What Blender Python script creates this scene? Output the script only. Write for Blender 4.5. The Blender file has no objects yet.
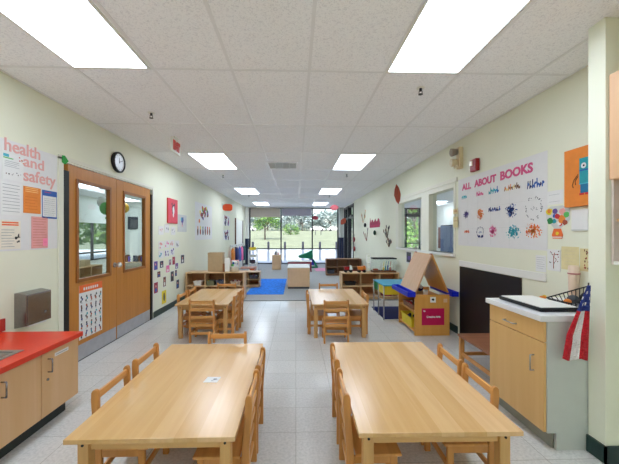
import bpy, bmesh, math, random
from mathutils import Matrix, Vector, Euler
R = random.Random(7)
COL = bpy.context.scene.collection
PI = math.pi
# ------------------------------------------------------------------ materials
def lin(c):
    return tuple(((v/255)/12.92 if v/255 <= .04045 else ((v/255+.055)/1.055)**2.4) for v in c) + (1,)
def nt_new(name):
    m = bpy.data.materials.new(name); m.use_nodes = True
    nt = m.node_tree; nt.nodes.clear()
    out = nt.nodes.new('ShaderNodeOutputMaterial')
    return m, nt, out
def N(nt, t, **k):
    n = nt.nodes.new(t)
    for a, b in k.items():
        if a.startswith('i_'): n.inputs[int(a[2:])].default_value = b
        else: setattr(n, a, b)
    return n
def principled(nt, out, rough=.5, metal=0, spec=.5):
    p = nt.nodes.new('ShaderNodeBsdfPrincipled')
    p.inputs['Roughness'].default_value = rough; p.inputs['Metallic'].default_value = metal
    p.inputs['Specular IOR Level'].default_value = spec
    nt.links.new(p.outputs[0], out.inputs[0]); return p
_mc = {}
def mat(name, c, rough=.55, metal=0, var=.06, scale=14, spec=.4, bump=0):
    if name in _mc: return _mc[name]
    m, nt, out = nt_new(name); p = principled(nt, out, rough, metal, spec)
    tc = N(nt, 'ShaderNodeTexCoord'); no = N(nt, 'ShaderNodeTexNoise'); no.inputs['Scale'].default_value = scale
    no.inputs['Detail'].default_value = 4
    nt.links.new(tc.outputs['Object'], no.inputs['Vector'])
    r = N(nt, 'ShaderNodeValToRGB'); l = lin(c)
    r.color_ramp.elements[0].position = .3; r.color_ramp.elements[1].position = .7
    r.color_ramp.elements[0].color = tuple(max(0, v*(1-var)) for v in l[:3])+(1,)
    r.color_ramp.elements[1].color = tuple(min(1, v*(1+var)) for v in l[:3])+(1,)
    nt.links.new(no.outputs['Fac'], r.inputs[0]); nt.links.new(r.outputs[0], p.inputs['Base Color'])
    if bump:
        b = N(nt, 'ShaderNodeBump'); b.inputs['Strength'].default_value = bump; b.inputs['Distance'].default_value = .004
        nt.links.new(no.outputs['Fac'], b.inputs['Height']); nt.links.new(b.outputs[0], p.inputs['Normal'])
    _mc[name] = m; return m
def wood(name, c, dark=.8, axis=1, rough=.4, planks=0, sc=1.0, spec=.4):
    if name in _mc: return _mc[name]
    m, nt, out = nt_new(name); p = principled(nt, out, rough, 0, spec)
    tc = N(nt, 'ShaderNodeTexCoord'); mp = N(nt, 'ShaderNodeMapping')
    s = [26*sc, 26*sc, 26*sc]; s[axis] = 1.6*sc
    mp.inputs['Scale'].default_value = s
    nt.links.new(tc.outputs['Object'], mp.inputs['Vector'])
    no = N(nt, 'ShaderNodeTexNoise'); no.inputs['Scale'].default_value = 1.0; no.inputs['Detail'].default_value = 5; no.inputs['Distortion'].default_value = .6
    r = N(nt, 'ShaderNodeValToRGB'); l = lin(c)
    r.color_ramp.elements[0].position = .3; r.color_ramp.elements[1].position = .72
    r.color_ramp.elements[0].color = (l[0]*dark, l[1]*dark*.95, l[2]*dark*.86, 1); r.color_ramp.elements[1].color = l
    col = r.outputs[0]
    if planks:
        sp = N(nt, 'ShaderNodeSeparateXYZ'); nt.links.new(tc.outputs['Object'], sp.inputs[0])
        d = N(nt, 'ShaderNodeMath', operation='DIVIDE'); d.inputs[1].default_value = planks
        nt.links.new(sp.outputs[0], d.inputs[0])
        fl = N(nt, 'ShaderNodeMath', operation='FLOOR'); nt.links.new(d.outputs[0], fl.inputs[0])
        wn = N(nt, 'ShaderNodeTexWhiteNoise', noise_dimensions='1D'); nt.links.new(fl.outputs[0], wn.inputs['W'])
        add = N(nt, 'ShaderNodeVectorMath', operation='ADD')
        ml = N(nt, 'ShaderNodeVectorMath', operation='SCALE'); ml.inputs['Scale'].default_value = 9
        nt.links.new(wn.outputs['Color'], ml.inputs[0])
        nt.links.new(mp.outputs[0], add.inputs[0]); nt.links.new(ml.outputs[0], add.inputs[1])
        nt.links.new(add.outputs[0], no.inputs['Vector'])
        hs = N(nt, 'ShaderNodeHueSaturation')
        mr = N(nt, 'ShaderNodeMapRange'); mr.inputs['To Min'].default_value = .9; mr.inputs['To Max'].default_value = 1.07
        nt.links.new(wn.outputs['Value'], mr.inputs['Value']); nt.links.new(mr.outputs[0], hs.inputs['Value'])
        mr2 = N(nt, 'ShaderNodeMapRange'); mr2.inputs['To Min'].default_value = 1.04; mr2.inputs['To Max'].default_value = .9
        nt.links.new(wn.outputs['Value'], mr2.inputs['Value']); nt.links.new(mr2.outputs[0], hs.inputs['Saturation'])
        nt.links.new(col, hs.inputs['Color']); col = hs.outputs[0]
    else:
        nt.links.new(mp.outputs[0], no.inputs['Vector'])
    nt.links.new(no.outputs['Fac'], r.inputs[0]); nt.links.new(col, p.inputs['Base Color'])
    _mc[name] = m; return m
def emit(name, c, s):
    m, nt, out = nt_new(name); e = N(nt, 'ShaderNodeEmission'); e.inputs[0].default_value = lin(c); e.inputs[1].default_value = s
    nt.links.new(e.outputs[0], out.inputs[0]); return m
def glass_mat(name, tint=(250, 252, 252), gloss=1.0, film=0.0):
    m, nt, out = nt_new(name)
    t = N(nt, 'ShaderNodeBsdfTransparent'); t.inputs[0].default_value = lin(tint)
    g = N(nt, 'ShaderNodeBsdfGlossy'); g.inputs['Roughness'].default_value = .02
    f = N(nt, 'ShaderNodeFresnel'); f.inputs[0].default_value = 1.5
    mu = N(nt, 'ShaderNodeMath', operation='MULTIPLY'); mu.inputs[1].default_value = gloss
    ge = N(nt, 'ShaderNodeNewGeometry'); fb = N(nt, 'ShaderNodeMath', operation='SUBTRACT'); fb.inputs[0].default_value = 1
    nt.links.new(ge.outputs['Backfacing'], fb.inputs[1]); m0 = N(nt, 'ShaderNodeMath', operation='MULTIPLY')
    nt.links.new(f.outputs[0], m0.inputs[0]); nt.links.new(fb.outputs[0], m0.inputs[1]); nt.links.new(m0.outputs[0], mu.inputs[0])
    mx = N(nt, 'ShaderNodeMixShader'); nt.links.new(mu.outputs[0], mx.inputs[0])
    nt.links.new(t.outputs[0], mx.inputs[1]); nt.links.new(g.outputs[0], mx.inputs[2])
    o = mx.outputs[0]
    if film:
        tr = N(nt, 'ShaderNodeBsdfTranslucent'); tr.inputs[0].default_value = (.9, .92, .95, 1)
        m2 = N(nt, 'ShaderNodeMixShader'); m2.inputs[0].default_value = film
        nt.links.new(o, m2.inputs[1]); nt.links.new(tr.outputs[0], m2.inputs[2]); o = m2.outputs[0]
    nt.links.new(o, out.inputs[0]); return m
def floor_mat():
    m, nt, out = nt_new('vinyl_tile'); p = principled(nt, out, .16, 0, .5)
    tc = N(nt, 'ShaderNodeTexCoord'); sp = N(nt, 'ShaderNodeSeparateXYZ'); nt.links.new(tc.outputs['Object'], sp.inputs[0])
    cells = []; edges = []
    for k in (0, 1):
        d = N(nt, 'ShaderNodeMath', operation='DIVIDE'); d.inputs[1].default_value = .305
        nt.links.new(sp.outputs[k], d.inputs[0])
        fl = N(nt, 'ShaderNodeMath', operation='FLOOR'); nt.links.new(d.outputs[0], fl.inputs[0])
        fr = N(nt, 'ShaderNodeMath', operation='FRACT'); nt.links.new(d.outputs[0], fr.inputs[0])
        s = N(nt, 'ShaderNodeMath', operation='SUBTRACT'); s.inputs[1].default_value = .5; nt.links.new(fr.outputs[0], s.inputs[0])
        a = N(nt, 'ShaderNodeMath', operation='ABSOLUTE'); nt.links.new(s.outputs[0], a.inputs[0])
        cells.append(fl); edges.append(a)
    mx = N(nt, 'ShaderNodeMath', operation='MAXIMUM'); nt.links.new(edges[0].outputs[0], mx.inputs[0]); nt.links.new(edges[1].outputs[0], mx.inputs[1])
    gt = N(nt, 'ShaderNodeMath', operation='GREATER_THAN'); gt.inputs[1].default_value = .495; nt.links.new(mx.outputs[0], gt.inputs[0])
    cb = N(nt, 'ShaderNodeCombineXYZ'); nt.links.new(cells[0].outputs[0], cb.inputs[0]); nt.links.new(cells[1].outputs[0], cb.inputs[1])
    wn = N(nt, 'ShaderNodeTexWhiteNoise', noise_dimensions='2D'); nt.links.new(cb.outputs[0], wn.inputs['Vector'])
    no = N(nt, 'ShaderNodeTexNoise'); no.inputs['Scale'].default_value = 60; no.inputs['Detail'].default_value = 3; nt.links.new(tc.outputs['Object'], no.inputs['Vector'])
    r = N(nt, 'ShaderNodeValToRGB'); r.color_ramp.elements[0].position = .3; r.color_ramp.elements[1].position = .62
    r.color_ramp.elements[0].color = lin((200, 200, 196)); r.color_ramp.elements[1].color = lin((219, 218, 214))
    nt.links.new(no.outputs['Fac'], r.inputs[0])
    hs = N(nt, 'ShaderNodeHueSaturation'); mr = N(nt, 'ShaderNodeMapRange'); mr.inputs['To Min'].default_value = .955; mr.inputs['To Max'].default_value = 1.02
    nt.links.new(wn.outputs['Value'], mr.inputs['Value']); nt.links.new(mr.outputs[0], hs.inputs['Value']); nt.links.new(r.outputs[0], hs.inputs['Color'])
    m2 = N(nt, 'ShaderNodeMix', data_type='RGBA'); m2.inputs[7].default_value = lin((158, 155, 146))
    nt.links.new(gt.outputs[0], m2.inputs[0]); nt.links.new(hs.outputs[0], m2.inputs[6])
    # scattered scuffs
    n2 = N(nt, 'ShaderNodeTexNoise'); n2.inputs['Scale'].default_value = 9; n2.inputs['Detail'].default_value = 8; n2.inputs['Roughness'].default_value = .75
    nt.links.new(tc.outputs['Object'], n2.inputs['Vector'])
    r2 = N(nt, 'ShaderNodeValToRGB'); r2.color_ramp.elements[0].position = .68; r2.color_ramp.elements[1].position = .76
    r2.color_ramp.elements[0].color = (0, 0, 0, 1); r2.color_ramp.elements[1].color = (.5, .5, .5, 1)
    nt.links.new(n2.outputs['Fac'], r2.inputs[0])
    m3 = N(nt, 'ShaderNodeMix', data_type='RGBA'); m3.inputs[7].default_value = lin((120, 116, 110))
    nt.links.new(r2.outputs[0], m3.inputs[0]); nt.links.new(m2.outputs[2], m3.inputs[6])
    nt.links.new(m3.outputs[2], p.inputs['Base Color'])
    mr3 = N(nt, 'ShaderNodeMapRange'); mr3.inputs['To Min'].default_value = .12; mr3.inputs['To Max'].default_value = .26
    nt.links.new(n2.outputs['Fac'], mr3.inputs['Value']); nt.links.new(mr3.outputs[0], p.inputs['Roughness'])
    return m
def ceil_mat():
    m, nt, out = nt_new('acoustic_tile'); p = principled(nt, out, .9, 0, .15)
    tc = N(nt, 'ShaderNodeTexCoord'); no = N(nt, 'ShaderNodeTexNoise'); no.inputs['Scale'].default_value = 75; no.inputs['Detail'].default_value = 4; no.inputs['Distortion'].default_value = 1.2
    nt.links.new(tc.outputs['Object'], no.inputs['Vector'])
    r = N(nt, 'ShaderNodeValToRGB'); r.color_ramp.elements[0].position = .36; r.color_ramp.elements[1].position = .5
    r.color_ramp.elements[0].color = lin((230, 231, 236)); r.color_ramp.elements[1].color = lin((249, 250, 253))
    nt.links.new(no.outputs['Fac'], r.inputs[0]); nt.links.new(r.outputs[0], p.inputs['Base Color'])
    b = N(nt, 'ShaderNodeBump'); b.inputs['Strength'].default_value = .3; b.inputs['Distance'].default_value = .003
    nt.links.new(no.outputs['Fac'], b.inputs['Height']); nt.links.new(b.outputs[0], p.inputs['Normal'])
    return m
WALL = mat('wall_paint', (229, 230, 209), .6, var=.012, scale=3)
WALLW = mat('far_wall_paint', (238, 238, 230), .6, var=.012, scale=3)
FLOOR = floor_mat(); CEIL = ceil_mat()
GRID = mat('ceiling_grid', (232, 233, 236), .28, var=.01, spec=.6)
CARPET = mat('grey_carpet', (164, 166, 166), .95, var=.12, scale=160, bump=.6)
BASEB = mat('green_baseboard', (34, 58, 54), .4)
WHITE = mat('white_paint', (232, 232, 226), .45, var=.01)
TRIMW = mat('cream_trim', (225, 224, 208), .45, var=.01)
TAB = wood('maple_top', (222, 180, 122), .9, 1, .24, planks=.105, spec=.65)
TABE = wood('maple_leg', (212, 168, 108), .85, 2, .4)
TABA = wood('maple_apron', (214, 172, 112), .85, 0, .4)
CH = wood('chair_wood', (210, 150, 84), .8, 2, .36)
CHS = wood('chair_slat', (218, 160, 92), .8, 0, .36)
DOORW = wood('oak_door', (198, 134, 62), .86, 2, .35)
DOORF = wood('oak_bead', (158, 100, 48), .85, 2, .35)
LCAB = wood('laminate_left', (220, 180, 134), .93, 2, .42, sc=.6)
RCAB = wood('laminate_right', (226, 184, 120), .93, 2, .4, sc=.6)
RCABE = wood('laminate_edge', (176, 132, 76), .9, 2, .4)
SHELF = wood('birch_shelf', (212, 178, 134), .9, 0, .42)
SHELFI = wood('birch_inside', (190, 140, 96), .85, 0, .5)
SHELFD = wood('brown_shelf', (150, 112, 84), .85, 0, .5)  # brown wood of the distant shelf
EASW = wood('easel_wood', (222, 164, 84), .9, 2, .38, sc=.7)
EASB = wood('easel_board', (206, 166, 128), .9, 2, .3, sc=.7)
TANB = mat('tan_panel', (222, 188, 150), .6, var=.04)
REDC = mat('red_laminate', (214, 56, 28), .3, var=.03)
REDD = mat('red_edge', (176, 40, 26), .35)
STEEL = mat('brushed_steel', (170, 168, 165), .32, 1, .06, 40)
STEELD = mat('dispenser_steel', (150, 146, 146), .25, 1, .08, 30)
KICK = mat('kick_plate', (186, 190, 196), .35, .7)
BLACK = mat('black', (18, 18, 20), .5); BLACKG = mat('black_gloss', (12, 12, 16), .22)
DARKF = mat('dark_frame', (40, 42, 50), .4); NAVY = mat('navy_pad', (36, 44, 72), .6)
GREYP = mat('grey_laminate', (196, 200, 194), .4, var=.02)
TOPW = mat('white_counter', (228, 228, 228), .3, var=.01)
PAPER = mat('paper', (228, 228, 226), .7, var=.015); PAPER2 = mat('paper_cream', (222, 208, 158), .7)
PAPER3 = mat('paper_grey', (205, 207, 204), .7); BUTCHER = mat('butcher_paper', (224, 223, 222), .6, var=.015)
SALMON = mat('salmon', (226, 168, 162), .7); MAGENTA = mat('magenta_letter', (212, 84, 132), .6)
ORANGE = mat('orange', (226, 132, 48), .55); ORANGE2 = mat('orange_poster', (232, 110, 52), .5)
BLUE = mat('blue', (36, 88, 168), .5); BLUED = mat('navy', (30, 40, 104), .6); TEAL = mat('teal', (32, 150, 160), .5)
PINK = mat('pink', (228, 110, 165), .6); PINKL = mat('pale_pink', (226, 160, 156), .7); STICKY = mat('sticky_pink', (250, 140, 175), .7)
PURPLE = mat('purple', (98, 78, 150), .6); GREEN = mat('green', (40, 130, 70), .6); GREENL = mat('light_green', (90, 180, 90), .6)
RED = mat('red', (196, 36, 44), .5); DRED = mat('alarm_red', (150, 24, 30), .4); YEL = mat('yellow', (228, 206, 50), .5)
BROWN = mat('brown', (110, 70, 44), .7); GREYD = mat('dark_grey', (70, 72, 78), .6); CYAN = mat('cyan', (70, 170, 190), .6)
TEXTG = mat('print_grey', (150, 152, 156), .7); BEIGE = mat('beige_plastic', (214, 198, 160), .5); LENS = mat('lamp_lens', (235, 225, 200), .15)
CBLUE = mat('tray_blue', (24, 44, 200), .32); RUGB = mat('blue_rug', (36, 124, 232), .95, var=.3, scale=16, bump=.5)
TEALT = mat('teal_lid', (50, 150, 180), .35); LEAFB = mat('leaf_brown', (168, 80, 60), .7); LEAFR = mat('leaf_red', (160, 60, 74), .7)
FLAGR = mat('flag_red', (196, 26, 42), .7); FLAGW = mat('flag_white', (235, 230, 230), .7); FLAGB = mat('flag_blue', (38, 54, 130), .7)
CREAMP = mat('bottle_cream', (226, 200, 176), .35); MAUVE = mat('bottle_band', (190, 120, 120), .4)
SHADE = mat('roller_shade', (196, 184, 172), .8, var=.02); SHADEG = mat('grey_shade', (176, 172, 186), .8, var=.02)
GLASS = glass_mat('window_glass'); GLASSD = glass_mat('door_glass', (225, 232, 232), 1.2); FILM = glass_mat('filmed_glass', film=.32)
CLEAR = glass_mat('clear_plastic', (250, 252, 252), .5)
LAMP = emit('lamp_diffuser', (227, 239, 255), 5.7)
# ------------------------------------------------------------------ mesh builder
class MB:
    def __init__(s): s.v = []; s.f = []; s.mi = []; s.mats = []; s.sm = []
    def _m(s, m):
        if m not in s.mats: s.mats.append(m)
        return s.mats.index(m)
    def add(s, vs, fs, m, smooth=False):
        o = len(s.v); s.v += [tuple(p) for p in vs]; i = s._m(m)
        for f in fs: s.f.append([o+k for k in f]); s.mi.append(i); s.sm.append(smooth)
        return s
    def box(s, x0, x1, y0, y1, z0, z1, m):
        v = [(x, y, z) for x in (x0, x1) for y in (y0, y1) for z in (z0, z1)]
        return s.add(v, [(0, 1, 3, 2), (4, 6, 7, 5), (0, 4, 5, 1), (2, 3, 7, 6), (0, 2, 6, 4), (1, 5, 7, 3)], m)
    def prism(s, pts, a, b, m, plane='xy', smooth=False):
        def mp(u, v, w): return {'xy': (u, v, w), 'xz': (u, w, v), 'yz': (w, u, v)}[plane]
        n = len(pts); v = [mp(u, w, a) for u, w in pts]+[mp(u, w, b) for u, w in pts]
        f = [tuple(range(n)), tuple(range(2*n-1, n-1, -1))]
        s.add(v, f, m)
        o = len(s.v)-2*n; i = s._m(m)
        for k in range(n):
            j = (k+1) % n; s.f.append([o+k, o+j, o+n+j, o+n+k]); s.mi.append(i); s.sm.append(smooth)
        return s
    def cyl(s, p0, p1, r, m, seg=12, r2=None, caps=True):
        p0 = Vector(p0); p1 = Vector(p1); r2 = r if r2 is None else r2
        d = (p1-p0).normalized(); a = d.orthogonal().normalized(); b = d.cross(a)
        vs = []
        for p, q in ((p0, r), (p1, r2)):
            for k in range(seg):
                t = 2*PI*k/seg; vs.append(p+a*q*math.cos(t)+b*q*math.sin(t))
        o = len(s.v)
        s.add(vs, [(k, (k+1) % seg, seg+(k+1) % seg, seg+k) for k in range(seg)], m, True)
        if caps:
            i = s._m(m)
            s.f.append([o+k for k in range(seg-1, -1, -1)]); s.mi.append(i); s.sm.append(False)
            s.f.append([o+seg+k for k in range(seg)]); s.mi.append(i); s.sm.append(False)
        return s
    def tube(s, path, r, m, seg=8):
        for a, b in zip(path[:-1], path[1:]): s.cyl(a, b, r, m, seg)
        return s
    def lathe(s, prof, c, m, seg=20, sx=1, sy=1):
        vs = []; n = len(prof)
        for r, z in prof:
            for k in range(seg):
                t = 2*PI*k/seg; vs.append((c[0]+r*sx*math.cos(t), c[1]+r*sy*math.sin(t), c[2]+z))
        fs = [(i*seg+k, i*seg+(k+1) % seg, (i+1)*seg+(k+1) % seg, (i+1)*seg+k) for i in range(n-1) for k in range(seg)]
        fs += [tuple(range(seg-1, -1, -1)), tuple((n-1)*seg+k for k in range(seg))]
        return s.add(vs, fs, m, True)
    def ball(s, c, r, m, sc=(1, 1, 1), seg=12):
        prof = [(max(r*math.sin(PI*i/8), r*.02), -r*math.cos(PI*i/8)) for i in range(9)]
        return s.lathe([(a, b*sc[2]) for a, b in prof], c, m, seg, sc[0], sc[1])
    def blob(s, u, v, ru, rv, w, m, rnd=R, n=9, jit=.25, t=.0007):
        pts = []
        for k in range(n):
            a = 2*PI*k/n; q = 1-jit*rnd.random()
            pts.append((u+ru*q*math.cos(a), v+rv*q*math.sin(a)))
        return s.prism(pts, w, w+t, m)
    def build(s, name, parent=None, bevel=0, matrix=None, loc=None, rotz=0):
        me = bpy.data.meshes.new(name)
        me.from_pydata(s.v, [], s.f)
        for m in s.mats: me.materials.append(m)
        for p, i, q in zip(me.polygons, s.mi, s.sm): p.material_index = i; p.use_smooth = q
        bm = bmesh.new(); bm.from_mesh(me); bmesh.ops.recalc_face_normals(bm, faces=bm.faces); bm.to_mesh(me); bm.free()
        o = bpy.data.objects.new(name, me); COL.objects.link(o)
        if parent: o.parent = parent
        if matrix is not None: o.matrix_world = matrix
        if loc is not None: o.location = loc; o.rotation_euler = (0, 0, rotz)
        if bevel:
            b = o.modifiers.new('bevel', 'BEVEL'); b.width = bevel; b.segments = 2; b.limit_method = 'ANGLE'
        return o
def tag(o, label, cat, group=None, kind=None):
    o['label'] = label; o['category'] = cat
    if group: o['group'] = group
    if kind: o['kind'] = kind
    return o
def thing(name, label, cat, loc=(0, 0, 0), rotz=0, group=None, matrix=None):
    o = bpy.data.objects.new(name, None); COL.objects.link(o); o.empty_display_size = .1
    if matrix is not None: o.matrix_world = matrix
    else: o.location = loc; o.rotation_euler = (0, 0, rotz)
    return tag(o, label, cat, group)
def struct(name, mb, bevel=0, label=None):
    o = mb.build(name, bevel=bevel); o['kind'] = 'structure'
    if label: o['label'] = label
    return o
def copy_tree(o, parent=None):
    c = o.copy(); COL.objects.link(c)
    if parent: c.parent = parent
    for ch in list(o.children): copy_tree(ch, c)
    return c
def frame(kind, p):   # local x right, y up, z out of the wall towards the room
    ax = {'R': ((0, -1, 0), (0, 0, 1), (-1, 0, 0)), 'L': ((0, 1, 0), (0, 0, 1), (1, 0, 0)), 'F': ((1, 0, 0), (0, 0, 1), (0, -1, 0))}[kind]
    M = Matrix.Identity(4)
    for i in range(3):
        for j in range(3): M[j][i] = ax[i][j]
    M.translation = Vector(p); return M
def text(s, size, m, name, parent, u, v, w, width=None, height=None, off=.0, ext=.0015, label=None, align='LEFT'):
    cu = bpy.data.curves.new(name, 'FONT'); cu.body = s; cu.size = size; cu.extrude = ext; cu.offset = off; cu.align_x = align
    cu.resolution_u = 3
    t = bpy.data.objects.new(name, cu); COL.objects.link(t)
    dg = bpy.context.evaluated_depsgraph_get()
    me = bpy.data.meshes.new_from_object(t.evaluated_get(dg)); bpy.data.objects.remove(t); bpy.data.curves.remove(cu)
    xs = [p.co.x for p in me.vertices]; ys = [p.co.y for p in me.vertices]
    sx = width/(max(xs)-min(xs)) if width else 1; sy = height/(max(ys)-min(ys)) if height else sx
    x0 = min(xs) if width else 0; y0 = min(ys) if height else 0
    for p in me.vertices: p.co.x = (p.co.x-x0)*sx; p.co.y = (p.co.y-y0)*sy
    me.materials.clear(); me.materials.append(m)
    o = bpy.data.objects.new(name, me); COL.objects.link(o); o.parent = parent; o.location = (u, v, w)
    if label: o['label'] = label
    return o
XL, XR, H, YB, YF = -2.34, 2.24, 2.67, -3.2, 14.6
# ------------------------------------------------------------------ room shell
struct('floor', MB().box(XL-.12, XR+.12, YB, 6.42, -.1, 0, FLOOR))
struct('floor_carpet', MB().box(XL-.12, XR+.12, 6.42, YF+.1, -.1, .004, CARPET), label='grey blue carpet of the play area')
struct('floor_threshold', MB().box(XL, XR, 6.405, 6.43, 0, .007, GREYD))
struct('ceiling', MB().box(XL-4.9, 6.6, YB-.2, YF+.1, H, H+.25, CEIL))
g = MB()
for k in range(-4, 5):
    x = .106+.61*k
    if XL < x < XR: g.box(x-.0115, x+.0115, YB, YF, H-.004, H, GRID)
gy = [2.448+1.22*k for k in range(-5, 10)]
for y in gy: g.box(XL, XR, y-.0115, y+.0115, H-.0035, H, GRID)
g.box(XL, XL+.02, YB, YF, H-.005, H, GRID); g.box(XR-.02, XR, YB, YF, H-.005, H, GRID)
struct('trim_1', g, label='ceiling grid bars')
# left wall with door opening and recess doors
w = MB(); a, b = XL-.12, XL
w.box(a, b, YB, 3.16, 0, H, WALL); w.box(a, b, 5.085, YF, 0, H, WALL); w.box(a, b, 3.16, 5.085, 2.115, H, WALL)
struct('wall_left', w)
w = MB(); a, b = XR, XR+.12
w.box(a, b, YB, 4.25, 0, H, WALL); w.box(a, b, 4.25, 6.72, 0, 1.1, WALL); w.box(a, b, 4.25, 6.72, 2.11, H, WALL)
w.box(a, b, 6.72, 11.85, 0, H, WALL); w.box(a, b, 11.85, 14.1, 2.6, H, WALLW); w.box(a, b, 14.1, YF, 0, H, WALLW)
struct('wall_right', w)
struct('wall_back', MB().box(XL-.12, XR+.12, YB-.12, YB, 0, H, WALL))
w = MB(); w.box(XL-.12, -2.2, YF, YF+.12, 0, H, WALLW); w.box(2.42, 2.55, YF, YF+.12, 0, H, WALLW); w.box(-2.2, 2.42, YF, YF+.12, 2.635, H, WALLW)
struct('wall_far', w)
struct('wall_pier', MB().box(1.85, XR, 1.79, 1.90, 0, H, WALL), .003)
bb = MB(); bb.box(XL, XL+.012, 5.09, YF, 0, .1, BASEB); bb.box(XL, XL+.012, 2.58, 3.15, 0, .1, BASEB)
struct('baseboard_left', bb)
bb = MB(); bb.box(XR-.012, XR, 4.2, 11.84, 0, .1, BASEB); bb.box(XR-.012, XR, 2.54, 2.97, 0, .1, BASEB)
struct('baseboard_right', bb)
bb = MB(); bb.box(1.838, 1.85, 1.778, 1.90, 0, .105, BASEB); bb.box(1.838, XR, 1.778, 1.79, 0, .105, BASEB)
struct('baseboard_pier', bb)
# storefront window
fz = MB()
for x0, x1 in ((-2.2, -2.14), (-.73, -.67), (.75, .81), (1.97, 2.03)): fz.box(x0, x1, YF, YF+.1, .05, 2.6, DARKF)
fz.box(-2.2, 2.03, YF, YF+.1, 2.6, 2.635, DARKF); fz.box(-2.2, 2.03, YF, YF+.1, .69, .74, DARKF); fz.box(-2.2, 2.03, YF, YF+.1, 0, .05, DARKF)
wf = struct('window_1', fz, label='dark framed floor to ceiling window at the far end')
gm = MB(); gm.box(-2.14, 1.97, YF+.045, YF+.055, .74, 2.6, GLASS); gm.build('window_glass', wf)
gm = MB(); gm.box(-2.14, 1.97, YF+.045, YF+.055, .05, .69, FILM); gm.build('lower_glass', wf)
for x0, x1, m, zb, lb in ((-2.13, -.74, SHADE, 2.21, 'beige roller shade, lowered a little over the left far window'), (-.66, .74, SHADEG, 2.27, 'lilac grey roller shade over the middle far window')):
    t = thing('roller_shade', lb, 'window shade', ((x0+x1)/2, YF-.02, zb))
    h = (x1-x0)/2
    MB().box(-h, h, -.002, .002, .02, 2.6-zb, m).build('fabric', t)
    MB().cyl((-h, 0, .012), (h, 0, .012), .012, m).build('hem_bar', t)
    MB().cyl((-h, -.0, 2.62-zb), (h, -.0, 2.62-zb), .018, m).build('roller', t)
st = MB(); st.cyl((.3, YF-.04, 2.27), (.3, YF-.04, 1.95), .012, WHITE)
tag(st.build('pull_cord'), 'white pull cord hanging under the middle roller shade', 'cord')
cm = MB(); cm.box(-2.335, -2.21, 14.3, 14.59, 1.2, H, WALLW); cm.box(-2.335, -2.2, 14.28, 14.59, 0, 1.2, NAVY); struct('wall_pillar_left', cm)
cm = MB()
for x0, x1 in ((2.035, 2.12), (2.15, 2.235)):
    cm.box(x0, x1, 14.35, 14.6, 1.25, 2.635, GREYP); cm.box(x0-.005, x1, 14.33, 14.6, 0, 1.25, NAVY)
struct('wall_pillar_right', cm)
# right far side light
fz = MB()
for y0, y1 in ((11.85, 11.93), (13.0, 13.1), (14.02, 14.1)): fz.box(XR-.03, XR+.12, y0, y1, 0, 2.6, DARKF)
fz.box(XR-.01, XR+.12, 11.93, 14.02, 2.52, 2.6, DARKF); fz.box(XR-.01, XR+.12, 11.93, 13.0, 0, .25, DARKF); fz.box(XR-.01, XR+.12, 11.93, 14.02, 2.05, 2.12, DARKF)
wf = struct('window_2', fz, label='dark framed side door and window at the far right')
MB().box(XR+.04, XR+.05, 11.93, 14.02, .05, 2.52, GLASS).build('window_glass', wf)
MB().box(XR-.06, XR-.012, 12.0, 12.45, 2.1, 2.17, BLACK).build('door_closer', wf)
# interior window on right wall
fz = MB()
for y0, y1 in ((4.25, 4.30), (5.11, 5.42), (6.65, 6.72)): fz.box(XR-.012, XR+.125, y0, y1, 1.1, 2.11, TRIMW)
fz.box(XR-.012, XR+.125, 4.3, 5.11, 2.04, 2.11, TRIMW); fz.box(XR-.012, XR+.125, 5.42, 6.65, 2.04, 2.11, TRIMW)
fz.box(XR-.02, XR-.0, 4.2, 6.8, 2.11, 2.17, TRIMW); fz.box(XR-.04, XR+.125, 4.25, 6.72, 1.06, 1.1, WHITE); fz.box(XR-.02, XR-.0, 6.72, 6.80, 1.1, 2.11, TRIMW)
wf = struct('window_3', fz, .003, 'cream framed interior window in the right wall')
for y0, y1 in ((4.3, 5.11), (5.42, 6.65)): MB().box(XR+.06, XR+.066, y0, y1, 1.1, 2.04, GLASS).build('window_glass', wf)
# ------------------------------------------------------------------ oak double door
fz = MB()
fz.box(XL-.1, XL+.012, 3.165, 3.235, 0, 2.02, BLACK); fz.box(XL-.1, XL+.012, 5.02, 5.08, 0, 2.02, BLACK)
fz.box(XL-.1, XL+.008, 3.165, 5.08, 2.10, 2.115, TRIMW)
fz.box(XL, XL+.012, 3.10, 3.16, 0, 2.14, TRIMW); fz.box(XL, XL+.012, 3.10, 5.13, 2.12, 2.16, TRIMW); fz.box(XL, XL+.012, 5.085, 5.13, 0, 2.12, TRIMW)
fz.box(XL-.1, XL, 3.235, 5.02, -.002, .004, DARKF)
struct('door_frame', fz)
def leaf_door(name, y0, y1, g0, g1, ky):
    m = MB(); x0, x1 = XL-.045, XL
    z0, z1 = .875, 1.945
    m.box(x0, x1, y0, g0, .01, 2.095, DOORW); m.box(x0, x1, g1, y1, .01, 2.095, DOORW)
    m.box(x0, x1, g0, g1, .01, z0, DOORW); m.box(x0, x1, g0, g1, z1, 2.095, DOORW)
    d = struct(name, m, .002, 'oak door leaf with a tall glass pane')
    f = MB()
    for a0, a1, b0, b1 in ((g0-.02, g0+.015, z0-.02, z1+.02), (g1-.015, g1+.02, z0-.02, z1+.02), (g0, g1, z0-.02, z0+.015), (g0, g1, z1-.015, z1+.02)):
        f.box(x1-.03, x1+.012, a0, a1, b0, b1, DOORF)
    f.build('glazing_bead', d, .002)
    MB().box(x0+.02, x0+.026, g0, g1, z0, z1, GLASSD).build('pane', d)
    MB().box(x1, x1+.002, y0+.01, y1-.01, .012, .175, KICK).build('kick_plate', d)['label'] = 'dull metal kick plate'
    return d
d1 = leaf_door('door_1', 3.235, 4.088, 3.365, 3.945, 0)
d2 = leaf_door('door_2', 4.094, 5.02, 4.26, 4.84, 0)
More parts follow.
